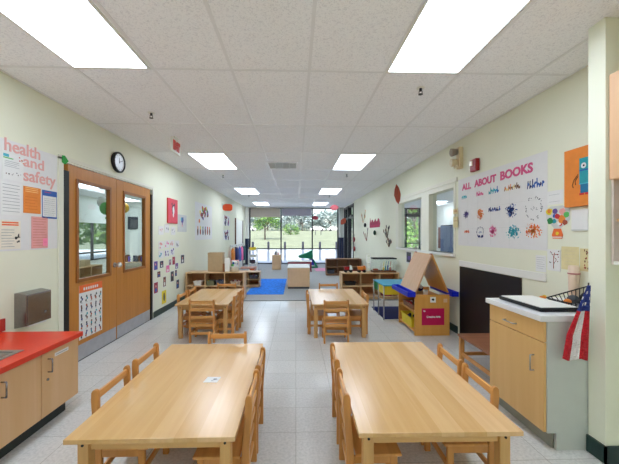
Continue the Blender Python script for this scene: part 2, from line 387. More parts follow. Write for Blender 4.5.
k = MB(); k.cyl((XL, 4.045, .98), (XL+.012, 4.045, .98), .032, STEEL, 16); k.cyl((XL+.012, 4.045, .98), (XL+.05, 4.045, .98), .011, STEEL); k.ball((XL+.062, 4.045, .98), .034, mat('knob', (225, 225, 225), .25, .6))
k.build('door_handle', d1)['label'] = 'round steel knob'
# ------------------------------------------------------------------ neighbouring rooms
w = MB(); w.box(-7.1, XL-.12, 1.9, 12.72, -.1, 0, FLOOR); w.box(2.36, 6.3, 2.9, YF+.1, -.1, 0, FLOOR); struct('floor_side_rooms', w)
w = MB(); w.box(-7.1, -7.0, 1.9, 9.7, 0, H, WALLW); w.box(-7.1, -7.0, 12.0, 12.6, 0, H, WALLW); w.box(-7.1, -7.0, 9.7, 12.0, 0, .5, WALLW); w.box(-7.1, -7.0, 9.7, 12.0, 2.4, H, WALLW)
w.box(-7.0, XL-.12, 1.9, 2.0, 0, H, WALLW); w.box(-7.1, XL-.12, 12.6, 12.72, 0, H, WALLW)
struct('wall_left_room', w)
w = MB(); w.box(6.2, 6.3, 2.9, YF, 0, H, WALLW); w.box(2.36, 6.3, 2.9, 3.0, 0, H, WALLW); w.box(2.36, 4.6, YF, YF+.1, 0, H, WALLW); w.box(5.95, 6.3, YF, YF+.1, 0, H, WALLW)
struct('wall_right_room', w)
f = MB()
for y in (9.7, 10.8, 11.95): f.box(-7.06, -6.98, y, y+.05, .5, 2.4, DARKF)
f.box(-7.06, -6.98, 9.7, 12.0, .74, .79, DARKF); f.box(-7.06, -6.98, 9.7, 12.0, .5, .54, DARKF)
wf = struct('window_4', f); MB().box(-7.05, -7.04, 9.75, 11.95, .54, 2.4, GLASS).build('window_glass', wf)
tag(MB().box(-6.97, -6.965, 9.6, 12.1, 1.78, 2.6, WHITE).build('roller_shade'), 'pale shade half lowered over the window seen through the near door pane', 'window shade')
f = MB()
for x in (4.6, 5.24, 5.9): f.box(x, x+.06, YF, YF+.08, 0, 2.62, DARKF)
f.box(4.6, 5.95, YF, YF+.08, 2.24, 2.38, DARKF); f.box(4.6, 5.95, YF, YF+.08, .95, 1.0, DARKF); f.box(4.6, 5.95, YF, YF+.08, 2.6, H, DARKF)
wf = struct('window_5', f); MB().box(4.66, 5.9, YF+.03, YF+.04, 0, 2.24, GLASS).build('window_glass', wf); MB().box(4.66, 5.9, YF+.03, YF+.04, 2.38, 2.6, GLASS).build('transom_glass', wf)
t = thing('storage_cabinet', 'tall slate blue cabinet seen through the interior window', 'cabinet', (5.97, 11.6, 0))
MB().box(-.21, .21, -.5, .5, .05, 1.75, NAVY).build('body', t, .005); MB().box(-.23, -.212, -.48, -.01, .08, 1.72, mat('slate', (110, 125, 160), .5)).build('door', t); MB().box(-.23, -.212, .01, .48, .08, 1.72, mat('slate', (110, 125, 160), .5)).build('door', t)
MB().box(-.2, .2, -.48, .48, 0, .05, BLACK).build('plinth', t)
tag(MB().box(6.17, 6.195, 12.7, 13.2, .8, 1.7, mat('brick_print', (150, 100, 90), .7)).build('poster'), 'brick red poster on the wall seen through the interior window', 'poster')
t = thing('play_shelf', 'wooden play shelf under the window seen through the near door pane', 'shelf', (-6.1, 9.0, 0))
MB().box(-.25, .25, -.5, .5, .02, .04, SHELF).build('bottom_board', t); MB().box(-.25, .25, -.5, .5, .46, .48, SHELF).build('top_board', t)
for y in (-.5, -.01, .48): MB().box(-.25, .25, y, y+.02, 0, .46 if y > -.4 and y < .4 else .46, SHELF).build('side_panel', t)
MB().box(-.25, -.235, -.48, .48, .04, .46, SHELFI).build('back_panel', t)
m = MB(); m.box(-.15, .15, -.2, .2, 0, .18, mat('cardboard', (196, 172, 138), .8)); m.box(-.15, .0, -.2, .2, .18, .183, mat('cardboard', (196, 172, 138), .8)); 
tag(m.build('cardboard_box', loc=(-6.1, 8.9, .481)), 'cardboard box on the play shelf behind the near door pane', 'box')
tag(MB().box(-6.75, -6.35, 12.575, 12.598, 1.6, 2.1, GREYD).build('framed_print'), 'dark print on the wall seen through the far door pane', 'picture')
t = thing('book_rack', 'low rack of dark books seen through the far door pane', 'book rack', (-6.4, 12.35, 0))
MB().box(-.5, .5, -.2, .2, .3, .32, SHELF).build('shelf', t)
for x in (-.48, .46): MB().box(x, x+.02, -.2, .2, 0, .3, SHELF).build('side_panel', t)
for i in range(9):
    h = .2+.1*R.random(); x = -.43+i*.1
    o = MB().box(-.035, .035, -.1, .1, 0, h, [NAVY, GREYD, BROWN, PURPLE, WHITE][i % 5]).build('book', loc=(-6.4+x, 12.35, .321), bevel=.003)
    tag(o, 'book standing on the low rack seen through the far door pane', 'book', 'books on the low rack of the next room')
def balloon(x, y, z, m, lb):
    t = thing('balloon', lb, 'balloon', (x, y, z)); b = MB(); b.ball((0, 0, 0), .1, m, (1, 1, 1.15), 16); b.build('bulb', t)
    MB().cyl((0, 0, -.15), (0, 0, -.185), .004, m, 8, .018).build('knot', t); MB().cyl((0, 0, .148), (0, 0, H-z), .0015, WHITE, 5).build('string', t)
balloon(-3.4, 5.62, 1.84, GREENL, 'green balloon hung behind the near door pane')
balloon(-3.75, 6.1, 2.0, WHITE, 'white balloon hung behind the near door pane')
balloon(-3.7, 6.75, 1.95, mat('balloon_yellow', (238, 180, 60), .4), 'yellow orange balloon hung behind the far door pane')
# ------------------------------------------------------------------ ceiling fittings
def light(x, y, lb, grp=None, first=[None]):
    if first[0] is None:
        t = thing('ceiling_light', lb, 'ceiling light', (x, y, H))
        f = MB(); f.box(-.293, .293, -.6, -.578, -.012, 0, WHITE); f.box(-.293, .293, .578, .6, -.012, 0, WHITE); f.box(-.293, -.277, -.578, .578, -.012, 0, WHITE); f.box(.277, .293, -.578, .578, -.012, 0, WHITE)
        f.build('light_frame', t); MB().box(-.277, .277, -.578, .578, -.008, -.002, LAMP).build('diffuser', t); first[0] = t
    else:
        t = copy_tree(first[0]); t.location = (x, y, H)
    t['label'] = lb; t['group'] = 'recessed ceiling lights'
    if grp: t['group'] = grp
for side, x in (('left', -1.43), ('right', 1.01)):
    for yy, w_ in ((1.845, 'nearest'), (5.51, 'second'), (9.175, 'third'), (12.83, 'farthest')):
        light(x, yy, '%s rectangular ceiling light of the %s hand row' % (w_, side))
    light(x, -1.82, 'ceiling light behind the camera in the %s hand row' % side)
for x, y in ((-5.3, 4.5), (-5.6, 8.1), (-4.2, 11.0), (-3.6, 7.0), (-6.2, 11.4), (5.2, 5.5), (5.55, 9.0), (5.55, 12.2)):  # a pair of the left room lights is added to brighten that room
    light(x, y, 'ceiling light of the %s behind glass' % ('next room on the left, some added to brighten it,' if x < 0 else 'next room on the right'), 'side room ceiling lights')
def sprinkler(x, y, lb):
    t = thing('sprinkler', lb, 'sprinkler', (x, y, H), group='ceiling sprinklers')
    MB().cyl((0, 0, 0), (0, 0, -.006), .035, WHITE, 16).build('escutcheon', t)
    m = MB(); m.cyl((0, 0, -.006), (0, 0, -.03), .012, GREYD); m.cyl((-.014, 0, -.03), (-.014, 0, -.055), .003, GREYD, 6); m.cyl((.014, 0, -.03), (.014, 0, -.055), .003, GREYD, 6); m.box(-.016, .016, -.003, .003, -.057, -.053, GREYD)
    m.build('frame', t); MB().cyl((0, 0, -.057), (0, 0, -.06), .02, GREYD, 10).build('deflector', t)
for x, y, lb in ((-1.54, 3.33, 'sprinkler head on the ceiling in front of the exit sign'), (1.105, 2.70, 'nearest sprinkler head, beside the big right ceiling light'), (-1.576, 6.73, 'sprinkler head just past the second left light'), (1.09, 6.57, 'sprinkler head just past the second right light'), (-1.53, 10.1, 'small far sprinkler head past the third left light'), (1.1, 10.1, 'small far sprinkler head past the third right light')):
    sprinkler(x, y, lb)
t = thing('ceiling_vent', 'square grey air vent in the middle of the ceiling', 'vent', (-.245, 5.77, H))
MB().box(-.27, .27, -.25, .25, -.006, -.001, mat('vent_dark', (165, 165, 168), .6)).build('backing', t)
f = MB(); f.box(-.28, .28, -.26, -.235, -.014, 0, GRID); f.box(-.28, .28, .235, .26, -.014, 0, GRID); f.box(-.28, -.255, -.235, .235, -.014, 0, GRID); f.box(.255, .28, -.235, .235, -.014, 0, GRID); f.build('vent_frame', t)
f = MB()
for i in range(7): f.box(-.255, .255, -.2+i*.062, -.175+i*.062, -.013, -.007, GREYP)
for i in range(3): f.box(-.14+i*.13, -.125+i*.13, -.235, .235, -.0135, -.0125, GREYP)
f.build('louvers', t)
t = thing('exit_sign', 'exit sign with red letters hung from the ceiling above the oak doors', 'exit sign', matrix=frame('L', (-1.62, 4.17, 2.46)))
MB().box(-.15, .13, -.01, .18, 0, .03, WHITE).build('housing', t, .003)
m = MB(); m.box(-.06, .06, .185, .21, -.0, .03, WHITE); m.cyl((0, .17, .015), (0, .19, .015), .012, WHITE); m.build('mount', t)
text('EXIT', .1, mat('exit_red', (225, 60, 50), .5), 'lettering', t, -.13, .02, .0315, width=.24, height=.13, off=.01)
t = thing('wall_clock', 'round black rimmed clock above the oak doors', 'clock', matrix=frame('L', (XL+.001, 4.1, 2.315)))
m = MB(); m.lathe([(.130, 0), (.135, .01), (.135, .035), (.128, .042), (.113, .042), (.112, .03), (.02, .03)], (0, 0, 0), BLACK, 40); m.build('rim', t)
m = MB(); m.cyl((0, 0, .030), (0, 0, .032), .111, mat('clock_face', (200, 203, 208), .25), 40)
for i in range(12):
    a = i*PI/6; m.blob(.095*math.cos(a), .095*math.sin(a), .005, .005, .032, BLACK)
m.build('clock_face', t)
m = MB(); m.prism([(-.004, -.015), (.004, -.015), (.003, .06), (-.003, .06)], .033, .034, GREYD); m.prism([(-.01, -.004), (.075, .03), (.074, .036), (-.012, .004)], .034, .035, GREYD); m.build('clock_hands', t)
# ------------------------------------------------------------------ left counter
t = thing('base_cabinet', 'low maple base cabinet with two doors and black toe kick', 'cabinet', (0, 0, 0))
MB().box(XL+.002, -1.74, .3, 2.49, .11, .565, LCAB).build('body', t); MB().box(XL+.002, -1.80, .3, 2.46, 0, .11, mat('toe_kick', (30, 40, 38), .5)).build('toe_kick', t)['label'] = 'black green toe kick'
for y0, y1, hy in ((2.137, 2.487, 2.19), (1.78, 2.131, 1.85), (1.42, 1.774, 1.48), (.86, 1.414, .92), (.31, .854, .4)):
    d = MB().box(-1.738, -1.72, y0, y1, .118, .56, LCAB).build('door', t, .0015)
    m = MB(); z0, z1 = .415, .505; m.tube([(-1.72, hy, z0), (-1.69, hy, z0), (-1.69, hy, z1), (-1.72, hy, z1)], .0045, STEELD); m.build('handle', d)
    if hy == 2.19:
        MB().cyl((-1.72, 2.185, .365), (-1.714, 2.185, .365), .009, STEELD).build('lock', d)
        m = MB(); m.box(-1.7205, -1.7185, 2.25, 2.38, .498, .522, PAPER); m.box(-1.7184, -1.7182, 2.26, 2.37, .507, .512, TEXTG); m.build('name_strip', d)
t = thing('countertop', 'bright red laminate countertop with backsplash on the low cabinet', 'countertop', (0, 0, 0))
MB().box(XL+.003, -1.69, .3, 2.5, .566, .602, REDC).build('slab', t, .003)
MB().box(XL+.003, XL+.022, .3, 2.53, .602, .70, REDD).build('backsplash', t, .002)
t = thing('sink', 'stainless steel sink set into the red countertop', 'sink', (-1.995, 1.79, .602))
m = MB(); m.box(-.2, .2, -.3, -.27, 0, .006, STEEL); m.box(-.2, .2, .27, .3, 0, .006, STEEL); m.box(-.2, -.17, -.27, .27, 0, .006, STEEL); m.box(.17, .2, -.27, .27, 0, .006, STEEL); m.build('rim', t, .002)
m = MB(); m.box(-.17, .17, -.27, .27, 0, .002, STEELD); m.build('basin', t)
m = MB(); m.tube([(-.12, 0, .002), (-.12, 0, .13), (-.09, 0, .16), (0, 0, .16), (.02, 0, .14)], .01, STEEL); m.build('faucet', t)
t = thing('paper_towel_dispenser', 'stainless steel paper towel dispenser on the wall above the red counter', 'dispenser', matrix=frame('L', (XL, 2.758, .585)))
# local: x along wall, y up, z out
m3 = MB()
pr = [(0, 0), (.1, .02), (.1, .28), (.02, .295), (0, .295)]
vs = [(-.131, v, u) for u, v in pr]+[(.131, v, u) for u, v in pr]; n = len(pr)
m3.add(vs, [tuple(range(n)), tuple(range(2*n-1, n-1, -1))]+[(i, (i+1) % n, n+(i+1) % n, n+i) for i in range(n)], STEELD)
m3.build('housing', t, .003)
m = MB(); m.box(-.122, .122, .04, .272, .1, .104, STEELD); m.build('front_door', t, .002)
MB().cyl((.06, .1, .104), (.06, .1, .108), .01, STEEL, 14).build('lock', t); MB().box(-.09, .09, .004, .02, .02, .09, PAPER).build('paper_towel', t)
# ------------------------------------------------------------------ left bulletin board
def sheet(kind, name, p, wd, ht, m, label, cat='poster', deco=None, th=.002, group=None, lift=0):
    mb = MB(); mb.box(-wd/2, wd/2, 0, ht, lift, lift+th, m)
    if deco: deco(mb, wd, ht, lift+th)
    o = mb.build(name, matrix=frame(kind, p)); return tag(o, label, cat, group)
def lines(mat_, n, u0, u1, v0, v1, t=.004):
    def f(mb, wd, ht, w):
        for i in range(n):
            v = v1-(v1-v0)*i/max(1, n-1); e = u1-(.25*R.random() if i % 3 == 2 else .03*R.random())*(u1-u0)
            mb.box(wd*u0, wd*e, ht*v, ht*v+t, w, w+.0006, mat_)
    return f
def multi(*fs):
    def f(mb, wd, ht, w):
        for q in fs: q(mb, wd, ht, w)
    return f
def rect(m, u0, u1, v0, v1, dw=.0006):
    def f(mb, wd, ht, w): mb.box(wd*u0, wd*u1, ht*v0, ht*v1, w, w+dw, m)
    return f
def dots(ms, n, u0, u1, v0, v1, r):
    def f(mb, wd, ht, w):
        for i in range(n): mb.blob(wd*(u0+(u1-u0)*R.random()), ht*(v0+(v1-v0)*R.random()), r*(.5+R.random()), r*(.5+R.random()), w+.0007, R.choice(ms), n=7)
    return f
XW = XL+.0005
t = thing('bulletin_display', 'white bulletin paper headed health and safety on the left wall', 'bulletin board', matrix=frame('L', (XW, 2.62, 1.235)))
MB().box(-.9, .47, 0, .905, 0, .002, BUTCHER).build('backing_paper', t)
text('health', .1, SALMON, 'lettering', t, -.08, .812, .0035, width=.345, height=.105, off=.0015)
text('and', .1, SALMON, 'lettering', t, .092, .722, .0035, width=.215, height=.095, off=.0015)
text('safety', .1, SALMON, 'lettering', t, .092, .565, .0035, width=.355, height=.14, off=.0015)
XP = XL+.0035
sheet('L', 'health_poster', (XP, 2.615, 1.815), .19, .215, PAPER, 'white leaflet with green heading and food dots left of the word and', deco=multi(rect(CYAN, -.46, -.2, .86, .97), rect(GREENL, -.46, .0, .8, .84), lines(TEXTG, 4, -.4, .3, .5, .7, .003), dots([BLACK, BROWN, GREYD], 7, -.35, .4, .2, .32, .006), dots([RED, BROWN, ORANGE], 7, .3, .48, .75, .95, .006)))
sheet('L', 'notice', (XP, 2.6, 1.53), .185, .265, PAPER, 'white typed notice under the food leaflet', 'notice', lines(TEXTG, 9, -.42, .42, .1, .92, .004))
sheet('L', 'notice', (XP, 2.59, 1.25), .185, .235, mat('cream_notice', (232, 224, 208), .7), 'cream notice with an orange heading at the lower left of the bulletin paper', 'notice', multi(lines(ORANGE2, 2, -.4, .4, .82, .9, .012), lines(TEXTG, 7, -.42, .2, .08, .66, .004), dots([BLACK], 6, .26, .42, .1, .5, .01)))
sheet('L', 'notice', (XP, 2.8, 1.557), .18, .232, ORANGE, 'orange flyer on the bulletin paper', 'notice', multi(lines(mat('pale_orange', (245, 190, 120), .7), 3, -.4, .35, .8, .94, .007), lines(mat('dull_orange', (205, 115, 40), .7), 5, -.4, .3, .15, .6, .004)))
sheet('L', 'notice', (XP, 2.993, 1.522), .175, .262, BLUE, 'white form with blue heading and border on the bulletin paper', 'notice', multi(rect(PAPER, -.46, .46, .06, .8), lines(TEXTG, 9, -.4, .4, .12, .7, .003), lines(RED, 1, -.35, .1, .92, .92, .005)))
sheet('L', 'notice', (XP, 2.88, 1.246), .18, .285, PINKL, 'salmon pink sheet with faint print at the foot of the bulletin paper', 'notice', multi(lines(mat('dull_pink', (205, 130, 120), .7), 11, -.42, .42, .08, .92, .005)))
sheet('L', 'sticky_note', (XL+.0065, 2.94, 1.265), .055, .07, STICKY, 'bright pink sticky note on the salmon sheet', 'sticky note', lines(PINK, 2, -.3, .3, .4, .6, .003), th=.001)
# paper sheets under door corner
m = MB(); m.prism([(-.04, -.03), (.0, -.045), (.05, 0), (.0, .045), (-.04, .04)], .0, .002, mat('leaf_green', (20, 150, 50), .6))
tag(m.build('paper_leaf', matrix=frame('L', (XL+.0125, 3.175, 2.12))), 'small green paper cutout at the top corner of the oak doors', 'decoration')
def grid_icons(mb, wd, ht, w):
    rr = random.Random(3)
    mb.box(-wd/2, wd/2, ht*.86, ht, w, w+.0006, ORANGE2)
    for i in range(7): mb.box(-wd*.33+i*wd*.095, -wd*.33+i*wd*.095+wd*.06, ht*.9, ht*.95, w+.0006, w+.001, PAPER)
    for i in range(5):
        for j in range(5):
            u = -wd*.4+i*wd*.2; v = ht*.08+j*ht*.165
            for q in range(3): mb.blob(u+.012*rr.uniform(-1, 1), v+.022*(q-1), .014, .016, w, rr.choice([GREYD, NAVY, BLUED, BROWN, GREYD, LEAFB, TEAL]), rr)
    for i in range(5):
        for j in range(5): mb.box(-wd*.44+i*wd*.2, -wd*.36+i*wd*.2, ht*.005+j*ht*.165, ht*.012+j*ht*.165, w, w+.0006, TEXTG)
sheet('L', 'sign_language_chart', (XL+.0005, 3.592, .225), .395, .59, PAPER, 'chart of small pictures under an orange heading taped on the near oak door', 'poster', grid_icons)
# red canvas etc
t = thing('canvas_picture', 'red pink canvas with a pale face figure on the left wall', 'picture', matrix=frame('L', (XL+.001, 5.885, 1.585)))
MB().box(-.225, .225, 0, .46, 0, .022, mat('canvas_side', (214, 70, 50), .6)).build('stretcher', t)
m = MB(); m.box(-.223, .223, .002, .458, .0221, .0235, mat('canvas_pink', (216, 76, 92), .6)); rr = random.Random(5)
m.blob(.01, .27, .085, .11, .0235, GREYD, rr); m.blob(.02, .25, .055, .085, .0245, PAPER, rr); m.blob(.01, .17, .03, .06, .0245, PAPER, rr); m.blob(-.05, .36, .025, .03, .0245, GREYD, rr); m.blob(.06, .36, .025, .03, .0245, GREYD, rr)
m.build('painting', t)
def figure(mb, wd, ht, w):
    mb.blob(0, ht*.7, .08, .07, w, PURPLE); mb.blob(-.05, ht*.75, .04, .05, w+.0007, CYAN); mb.blob(.04, ht*.76, .03, .05, w+.0007, BLUE); mb.blob(0, ht*.42, .03, .06, w, PINKL); mb.blob(0, ht*.52, .02, .05, w+.0007, PURPLE)
sheet('L', 'child_drawing', (XW, 6.415, 1.43), .5, .35, PAPER3, 'pale sheet with a small blue head drawing right of the red canvas', 'drawing', figure)
def leaves(mb, wd, ht, w):
    rr = random.Random(11); cs = [BROWN, ORANGE, RED, GREEN, PURPLE, YEL, GREYD, LEAFR]
    for i in range(26):
        t_ = rr.random(); u = rr.uniform(-1, 1)*(.12+.34*(1-t_))*wd; mb.blob(u, ht*(.5+.4*t_), .062, .055, w+.0007*(i % 3), rr.choice(cs), rr)
    for i in range(6):
        u = -wd*.36+i*wd*.14; c = rr.choice(cs); mb.blob(u, ht*.22, .06, .1, w, [BROWN, LEAFB, NAVY, BROWN, LEAFB, BROWN][i], rr); mb.blob(u, ht*.33, .045, .05, w+.0007, [ORANGE, YEL, GREEN, PURPLE, RED, ORANGE][i], rr)
sheet('L', 'craft_poster', (XW, 7.94, 1.25), 1.44, .9, PAPER, 'large white sheet with painted leaves in a tree and a row of brown figures', 'poster', leaves)
def note(mb, wd, ht, w):
    mb.blob(0, ht*.55, wd*.22, ht*.25, w, PINKL); mb.blob(-wd*.2, ht*.3, wd*.08, ht*.1, w, PURPLE)
for i, (y, z, c, lb) in enumerate(((5.42, 1.37, PINKL, 'blank card'), (5.66, 1.41, TEXTG, 'card with grey scribble'), (5.95, 1.37, TEXTG, 'card with small grey drawing'))):
    sheet('L', 'note_card', (XW, y, z), .2, .15, PAPER, ('left', 'middle', 'right')[i]+' white note card in the row under the red canvas', 'card', dots([c], 4, -.3, .3, .2, .7, .015))
for i, (y, z, m_) in enumerate(((5.42, 1.12, PINKL), (5.66, 1.13, PINK), (5.90, 1.14, PINKL), (6.14, 1.12, TEXTG), (5.42, .96, CYAN), (5.66, .97, PURPLE), (5.90, .985, PURPLE))):
    sheet('L', 'child_drawing', (XW, y, z), .2, .135, PAPER, 'white card, %s marks, %s of the small drawings' % (['pale pink', 'bright pink', 'rose', 'grey', 'cyan', 'lilac', 'purple'][i], ['first of the top row', 'second of the top row', 'third of the top row', 'last of the top row', 'first of the bottom row', 'second of the bottom row', 'third of the bottom row'][i]), 'drawing', dots([m_], 5, -.35, .35, .2, .8, .022), group='small drawings above the photos')
ph = [(5.207, .775, .17, .16, PURPLE), (5.44, .79, .15, .13, NAVY), (6.43, .775, .2, .19, GREYD), (5.22, .385, .16, .2, LEAFR), (5.33, .64, .13, .11, BROWN), (5.56, .44, .12, .19, BROWN), (5.7, .68, .16, .14, PINK), (5.8, .8, .12, .12, TEXTG), (5.97, .79, .14, .17, LEAFR), (6.12, .70, .15, .12, PURPLE), (5.9, .48, .16, .21, GREYD), (6.08, .56, .1, .13, NAVY), (6.17, .3, .15, .19, GREYD)]
nm = ['lilac photo nearest the door frame', 'navy photo second from the frame', 'tall dark photo farthest right', 'maroon photo lowest and nearest the door', 'small brown photo in the middle near the door', 'narrow brown photo low on the wall', 'pink toned photo in the middle', 'pale grey photo upper middle', 'wine red photo upper middle', 'purple photo right of centre', 'dark tall photo lower middle', 'small navy photo by the dark tall one', 'dark photo lowest and farthest from the doors']
for i, (y, z, a_, b_, m_) in enumerate(ph):
    def ps(mb, wd, ht, w, m_=m_, i=i):
        rr = random.Random(i); mb.box(-wd*.44, wd*.44, ht*.06, ht*.94, w, w+.0006, m_)
        mb.blob(0, ht*.62, wd*.13, ht*.13, w+.0006, PINKL, rr); mb.blob(0, ht*.3, wd*.24, ht*.2, w+.0006, rr.choice([PAPER, BLUE, BLACK, LEAFR]), rr)
    sheet('L', 'photo_print', (XW, y, z), a_, b_, PAPER, nm[i]+' in the left wall photo cluster', 'photo', ps, group='photo prints on the left wall')
sheet('L', 'photo_print', (XW, 5.54, .15), .18, .23, YEL, 'yellow sheet with a dark figure, lowest on the left wall', 'photo', lambda mb, wd, ht, w: (mb.blob(0, ht*.5, .04, .09, w, GREYD), mb.blob(0, ht*.75, .025, .025, w, BROWN)))
for z, lb in ((1.68, 'upper'), (1.2, 'lower')):
    sheet('L', 'craft_sheet', (XW, 10.5, z), .95, .34, PAPER, lb+' sheet with wine red craft shapes under the orange paper oval', 'poster', dots([LEAFR, PURPLE, GREYD], 14, -.3, .3, .15, .85, .07))
# far left closet frame and coat rail
m = MB(); m.box(XL, XL+.03, 11.9, 12.02, 0, 2.02, BROWN); m.box(XL, XL+.03, 13.5, 13.62, 0, 2.02, BROWN); m.box(XL, XL+.015, 12.02, 13.5, 0, 1.98, WHITE); m.box(XL, XL+.03, 12.02, 13.5, 1.97, 2.02, TRIMW)
o = struct('door_3', m, label='white closet door with dark jambs'); MB().ball((XL+.045, 13.35, .98), .03, STEEL).build('door_handle', o)
t = thing('coat_rail', 'white rail of coat hooks low on the far left wall', 'coat rail', matrix=frame('L', (XL+.031, 12.2, .92)))
MB().box(-1.3, 1.3, 0, .09, 0, .02, WHITE).build('board', t)
for i in range(5):
    m = MB(); m.tube([((-1.2, -.45, .1, .6, 1.2)[i], .05, .02), ((-1.2, -.45, .1, .6, 1.2)[i], .04, .06), ((-1.2, -.45, .1, .6, 1.2)[i], .07, .075)], .006, STEEL); m.build('hook', t)
def coat(y, m_, lb, h=.55, wd=.38):
    t = thing('coat', lb, 'coat', (XL+.11, y, .95-h-.06), group='coats on the low rail')
    b = MB(); b.lathe([(.12, 0), (.13, .03), (.115, h*.5), (.12, h*.8), (.08, h*.95), (.035, h), (.02, h+.03)], (0, 0, 0), m_, 14, .45, wd/.26); b.build('body', t)
    for s in (-1, 1): MB().cyl((0, s*wd*.4, h*.85), (.01, s*wd*.52, h*.25), .035, m_, 10, .025).build('sleeve', t)
coat(11.0, ORANGE, 'mustard coat, nearest on the low coat rail'); coat(11.75, BLUED, 'navy coat, second on the low rail'); coat(12.3, mat('coat_blue', (90, 110, 190), .8), 'light blue coat, between the navy and the pink one'); coat(12.8, PINK, 'bright pink coat on the low rail'); coat(13.4, mat('coat_teal', (40, 80, 90), .8), 'dark teal coat, farthest on the rail', .6)
# ------------------------------------------------------------------ right wall
def scrib(seed, ms, kind):
    def f(mb, cu, cv, wd, ht, w):
        rr = random.Random(seed)
        if kind == 'ring':
            for i in range(46):
                a = rr.random()*2*PI; q = .82+.18*rr.random(); mb.blob(cu+wd*q*math.cos(a), cv+ht*q*math.sin(a), .005, .006, w, ms[0], rr, 6)
            for i in range(14): mb.blob(cu+wd*.5*rr.uniform(-1, 1), cv+ht*.18*rr.uniform(-1, 1), .006, .004, w, ms[-1], rr, 6)
        elif kind == 'word':
            u = -wd
            while u < wd:
                h_ = ht*rr.uniform(.35, 1); s_ = rr.uniform(-.01, .01)
                mb.prism([(cu+u-.006, cv-ht*.5), (cu+u+.006, cv-ht*.5), (cu+u+.006+s_, cv-ht*.5+h_*1.3), (cu+u-.006+s_, cv-ht*.5+h_*1.3)], w, w+.0007, rr.choice(ms))
                mb.blob(cu+u+.012, cv+ht*.3*rr.uniform(-1, .6), .014, .02, w+.0002, rr.choice(ms), rr, 8, .5); u += .03
        else:
            for i in range(90):
                a = rr.random()*2*PI; q = rr.random()**.8; e = .005+.018*rr.random()*(1.2-q)
                mb.blob(cu+wd*q*math.cos(a), cv+ht*q*math.sin(a), e, e*rr.uniform(.6, 1.5), w+.0002*(i % 3), rr.choice(ms), rr, 7, .5)
    return f
# panel local frame: origin at Y=3.45, z=1.225 ; u = 3.45 - Y
t = thing('book_banner', 'wide white banner titled all about books with splashes of child painting', 'banner', matrix=frame('R', (XR-.0005, 3.45, 1.225)))
m = MB(); m.box(-.735, .77, 0, .895, 0, .002, BUTCHER)
for u in (-.50, -.28, -.03, .28): m.box(u-.0015, u+.0015, .03, .72, .002, .0023, PAPER3)
for v in (.22, .47): m.box(-.72, .74, v, v+.002, .002, .0023, PAPER3)
m.build('backing_paper', t)
text('ALL', .1, MAGENTA, 'lettering', t, 3.45-4.085, .735, .0035, width=.21, height=.085, off=.004)
text('ABOUT', .1, MAGENTA, 'lettering', t, 3.45-3.80, .735, .0035, width=.42, height=.09, off=.004)
text('BOOKS', .1, MAGENTA, 'lettering', t, 3.45-3.31, .735, .0035, width=.465, height=.098, off=.004)
NVB = [BLUED, BLUE]
for Y_, z_, wd, ht, ms, kd in ((4.03, 1.87, .05, .035, [TEAL, CYAN], 'word'), (3.69, 1.87, .06, .035, [MAGENTA, PINK], 'word'), (3.42, 1.87, .08, .045, [TEAL, CYAN, BLUE], 'word'), (3.13, 1.86, .1, .035, [ORANGE, BROWN, PAPER2], 'word'), (2.82, 1.845, .085, .05, [BLUE, BLUED, BLUE], 'word'),
        (3.99, 1.635, .055, .04, [PURPLE, BLUED], 'splat'), (3.68, 1.62, .06, .055, [ORANGE, ORANGE2], 'splat'), (3.41, 1.655, .09, .03, NVB, 'word'), (3.14, 1.62, .085, .065, NVB, 'splat'), (2.84, 1.62, .095, .1, [GREYD, TEXTG], 'ring'),
        (3.97, 1.41, .05, .022, [ORANGE2, LEAFB], 'word'), (3.68, 1.40, .065, .06, NVB, 'ring'), (3.44, 1.41, .065, .06, [PINK, PINK, MAGENTA], 'splat'), (3.11, 1.395, .1, .065, [TEAL, CYAN, CYAN], 'splat'), (2.845, 1.41, .1, .065, [ORANGE2, ORANGE, ORANGE2], 'splat')):
    q = MB(); scrib(int(Y_*100), ms, kd)(q, 3.45-Y_, z_-1.225, wd*1.12, ht*(1.5 if kd == 'word' else 1.15), .0024)
    if kd == 'ring' and ms is NVB:
        for i in range(2): q.blob(3.45-Y_-.02+i*.06, z_-1.225-.05, .025, .02, .0028, BLUED)
    q.build('paint_splashes', t)
t = thing('fire_alarm_strobe', 'dark red fire alarm on the right wall above the banner', 'fire alarm', matrix=frame('R', (XR-.001, 3.755, 2.155)))
MB().box(-.065, .065, 0, .15, 0, .05, DRED).build('housing', t, .006); MB().box(-.045, -.005, .07, .13, .05, .065, LENS).build('strobe_lens', t); MB().cyl((.03, .04, .05), (.03, .04, .054), .02, DRED, 14).build('horn_grille', t)
t = thing('emergency_light', 'beige emergency light with two lamp heads high on the right wall', 'emergency light', matrix=frame('R', (XR-.001, 4.12, 2.28)))
MB().box(-.03, .06, -.02, .27, 0, .05, BEIGE).build('housing', t, .006)
for v, c_ in ((.215, mat('grey_horn', (150, 140, 125), .6)), (.075, BEIGE)):
    h_ = MB(); h_.cyl((.0, v, .05), (-.01, v-.01, .13), .04, c_, 16, .055); hh = h_.build('lamp_head', t); MB().cyl((-.01, v-.01, .13), (-.0105, v-.0105, .136), .045, LENS if v < .1 else c_, 16).build('lamp_lens', hh)
for u in (-.02, .035): MB().ball((u, .01, .075), .02, LENS).build('bulb', t)
t = thing('canvas_picture', 'orange canvas with a blue one eyed robot, beside the pier', 'picture', matrix=frame('R', (XR-.001, 2.35, 1.59)))
MB().box(-.125, .25, 0, .46, 0, .02, ORANGE).build('stretcher', t)
m = MB(); m.box(-.124, .249, .001, .459, .0201, .031, ORANGE)
